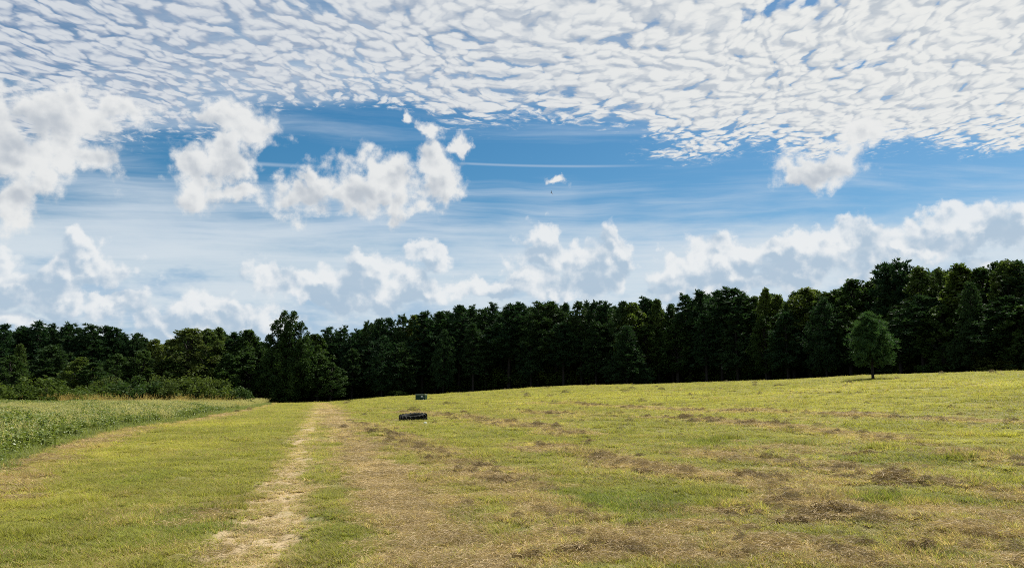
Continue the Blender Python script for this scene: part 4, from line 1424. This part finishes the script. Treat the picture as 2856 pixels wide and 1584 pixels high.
# white marker on a trunk at the edge of the wood
a = math.atan2(2010 - CX, FPX)
e = float(np.interp(a, E_AZ, E_D)) - 1.0
mx, my = e * math.sin(a), e * math.cos(a)
mz = float(height(mx, my))
T = thing('marker_post', 'thin grey marker post with a small white plate before the dark pines', 'post', (mx, my, mz))
b = MB(); b.tube([(0, 0, -.2), (0, 0, 2.9)], [.05, .045], 8); link('post', b.mesh('post', m_bark, True), T)
b = MB(); b.box(-.06, .06, -.075, -.052, 2.2, 2.42); link('plate', b.mesh('plate', m_white), T)

# soaring bird
m_bird, g = material('dark_plumage')
surface(g, (0.012, 0.012, 0.015), 0.7, 0.2)
bdv = ray(1538, 538)
bp = np.array([0, 0, EYE]) + bdv * 330
b = MB()
for s in (-1, 1):                     # wings: swept, thick at the root, fingered tip
    span = [(0, .0, .42, .09), (.35, .06, .46, .06), (.75, .02, .36, .035), (1.0, -.16, .14, .015)]
    rings = []
    for x, yy, ch, th in span:
        x *= s * .95
        z = abs(x) * .38
        rings.append([(x, yy + ch * .5, z), (x, yy, z + th), (x, yy - ch * .5, z), (x, yy, z - th)])
    b.loft(rings, True)
b.tube([(0, .52, .0), (0, .40, .02), (0, .15, 0), (0, -.25, 0), (0, -.42, 0)], [.02, .07, .12, .08, .03], 8)
b.add([(-.05, -.35, .0), (.05, -.35, .0), (.16, -.72, .0), (-.16, -.72, .0), (-.05, -.35, .02), (.05, -.35, .02), (.16, -.72, .02), (-.16, -.72, .02)], [(3, 2, 1, 0), (4, 5, 6, 7), (0, 1, 5, 4), (1, 2, 6, 5), (2, 3, 7, 6), (3, 0, 4, 7)])
o = link('bird', b.mesh('bird', m_bird), None, tuple(bp), label='dark soaring bird banking against the blue sky', category='bird')
o.rotation_euler = (R(50), R(62), R(20))
o.scale = (1.15, 1.15, 1.15)

# the larger heaps of cut hay
HEAPS = [(2500, 1338, .95, .26, 'largest dark hay heap, lying on the bare tan patch'), (2570, 1352, .60, .18, 'dark hay heap touching the right end of the largest heap'),
         (2330, 1440, .80, .24, 'long dark hay heap on the lower right of the field'), (2240, 1462, .50, .16, 'brown hay heap at the left end of the long dark one'),
         (2058, 1430, .42, .20, 'compact dark hay heap left of the long dark one'), (2180, 1408, .42, .16, 'small dark hay heap behind and between two bigger ones'),
         (2075, 1336, .55, .17, 'brown hay heap at the right end of the middle hay row'), (1690, 1285, .75, .20, 'long brown hay heap at the middle of the middle hay row'),
         (1830, 1322, .62, .20, 'dark brown hay heap right of the long brown one'), (1345, 1308, .62, .17, 'reddish brown hay heap beside the track, farthest of three'),
         (1410, 1352, .70, .18, 'tan hay heap beside the track, middle of three'), (1290, 1398, .50, .14, 'low brown hay heap beside the track, nearest of three'),
         (1293, 1152, .75, .26, 'dark hay heap on the green grass right of the tire'), (1930, 1167, 1.15, .26, 'long dark ridge of hay at the far left of the top hay row'),
         (2110, 1184, .90, .24, 'dark brown hay heap in the middle of the top hay row'), (1640, 1232, .40, .16, 'small lone dark hay tuft above the middle hay row'),
         (2560, 1540, .34, .20, 'dark brown hay clump at the bottom right corner'), (1560, 1562, .45, .18, 'brown hay clump at the bottom of the picture, near the middle'), (2420, 1270, .60, .16, 'low brown hay heap behind the bare tan patch')]
def heap_mesh(w, h, seed):
    """a ragged heap: several small mounds run together, stalks trailing off at the rim"""
    r = np.random.default_rng(seed)
    V, A, T_ = [], [], []
    k = int(6 + 10 * w)
    for i in range(k):
        cx_, cy_ = r.normal(0, .46 * w), r.normal(0, .26 * w)
        rw = w * r.uniform(.16, .42)
        rh = h * r.uniform(.35, 1.0) * math.exp(-(cx_ / w) ** 2)
        v, f, at = straws(int(90 + 900 * rw * rw * 4), rw, rh, .07, .26, .0085, seed * 31 + i)
        V.append(v + np.array([cx_, cy_, 0])); A.append(at['rnd'])
    v, f, at = straws(int(260 * w + 60), w * 1.1, .03, .08, .30, .007, seed * 31 + 29, False)
    V.append(v * np.array([1, .7, 1])); A.append(at['rnd'])
    v = np.vstack(V)
    return mesh_of('hay_heap', v, np.arange(len(v)).reshape(-1, 4), None, dict(rnd=np.concatenate(A)))


for i, (px, py, w, h, lab) in enumerate(HEAPS):
    x, y = ground_pt(px, py)
    z = float(gheight(np.array([x]), np.array([y]))[0])
    o = link('hay_heap', heap_mesh(w * .78, h * .85, 900 + i), None, (x, y, z - .01), label=lab, category='hay heap', group='heaps of cut hay on the field')
    o.rotation_euler = (0, 0, random.uniform(-.35, .35))

m_heap, g = material('heaped_hay')
rnd = g.attr('rnd')
c = g.mix(g.math('FRACT', rnd * 5.1), (0.13, 0.090, 0.046), (0.36, 0.265, 0.13))
surface(g, c, 0.7, 0.2, trans=.15)
for o in COL.objects:
    if o.name.startswith('hay_heap'):
        o.data.materials.append(m_heap)
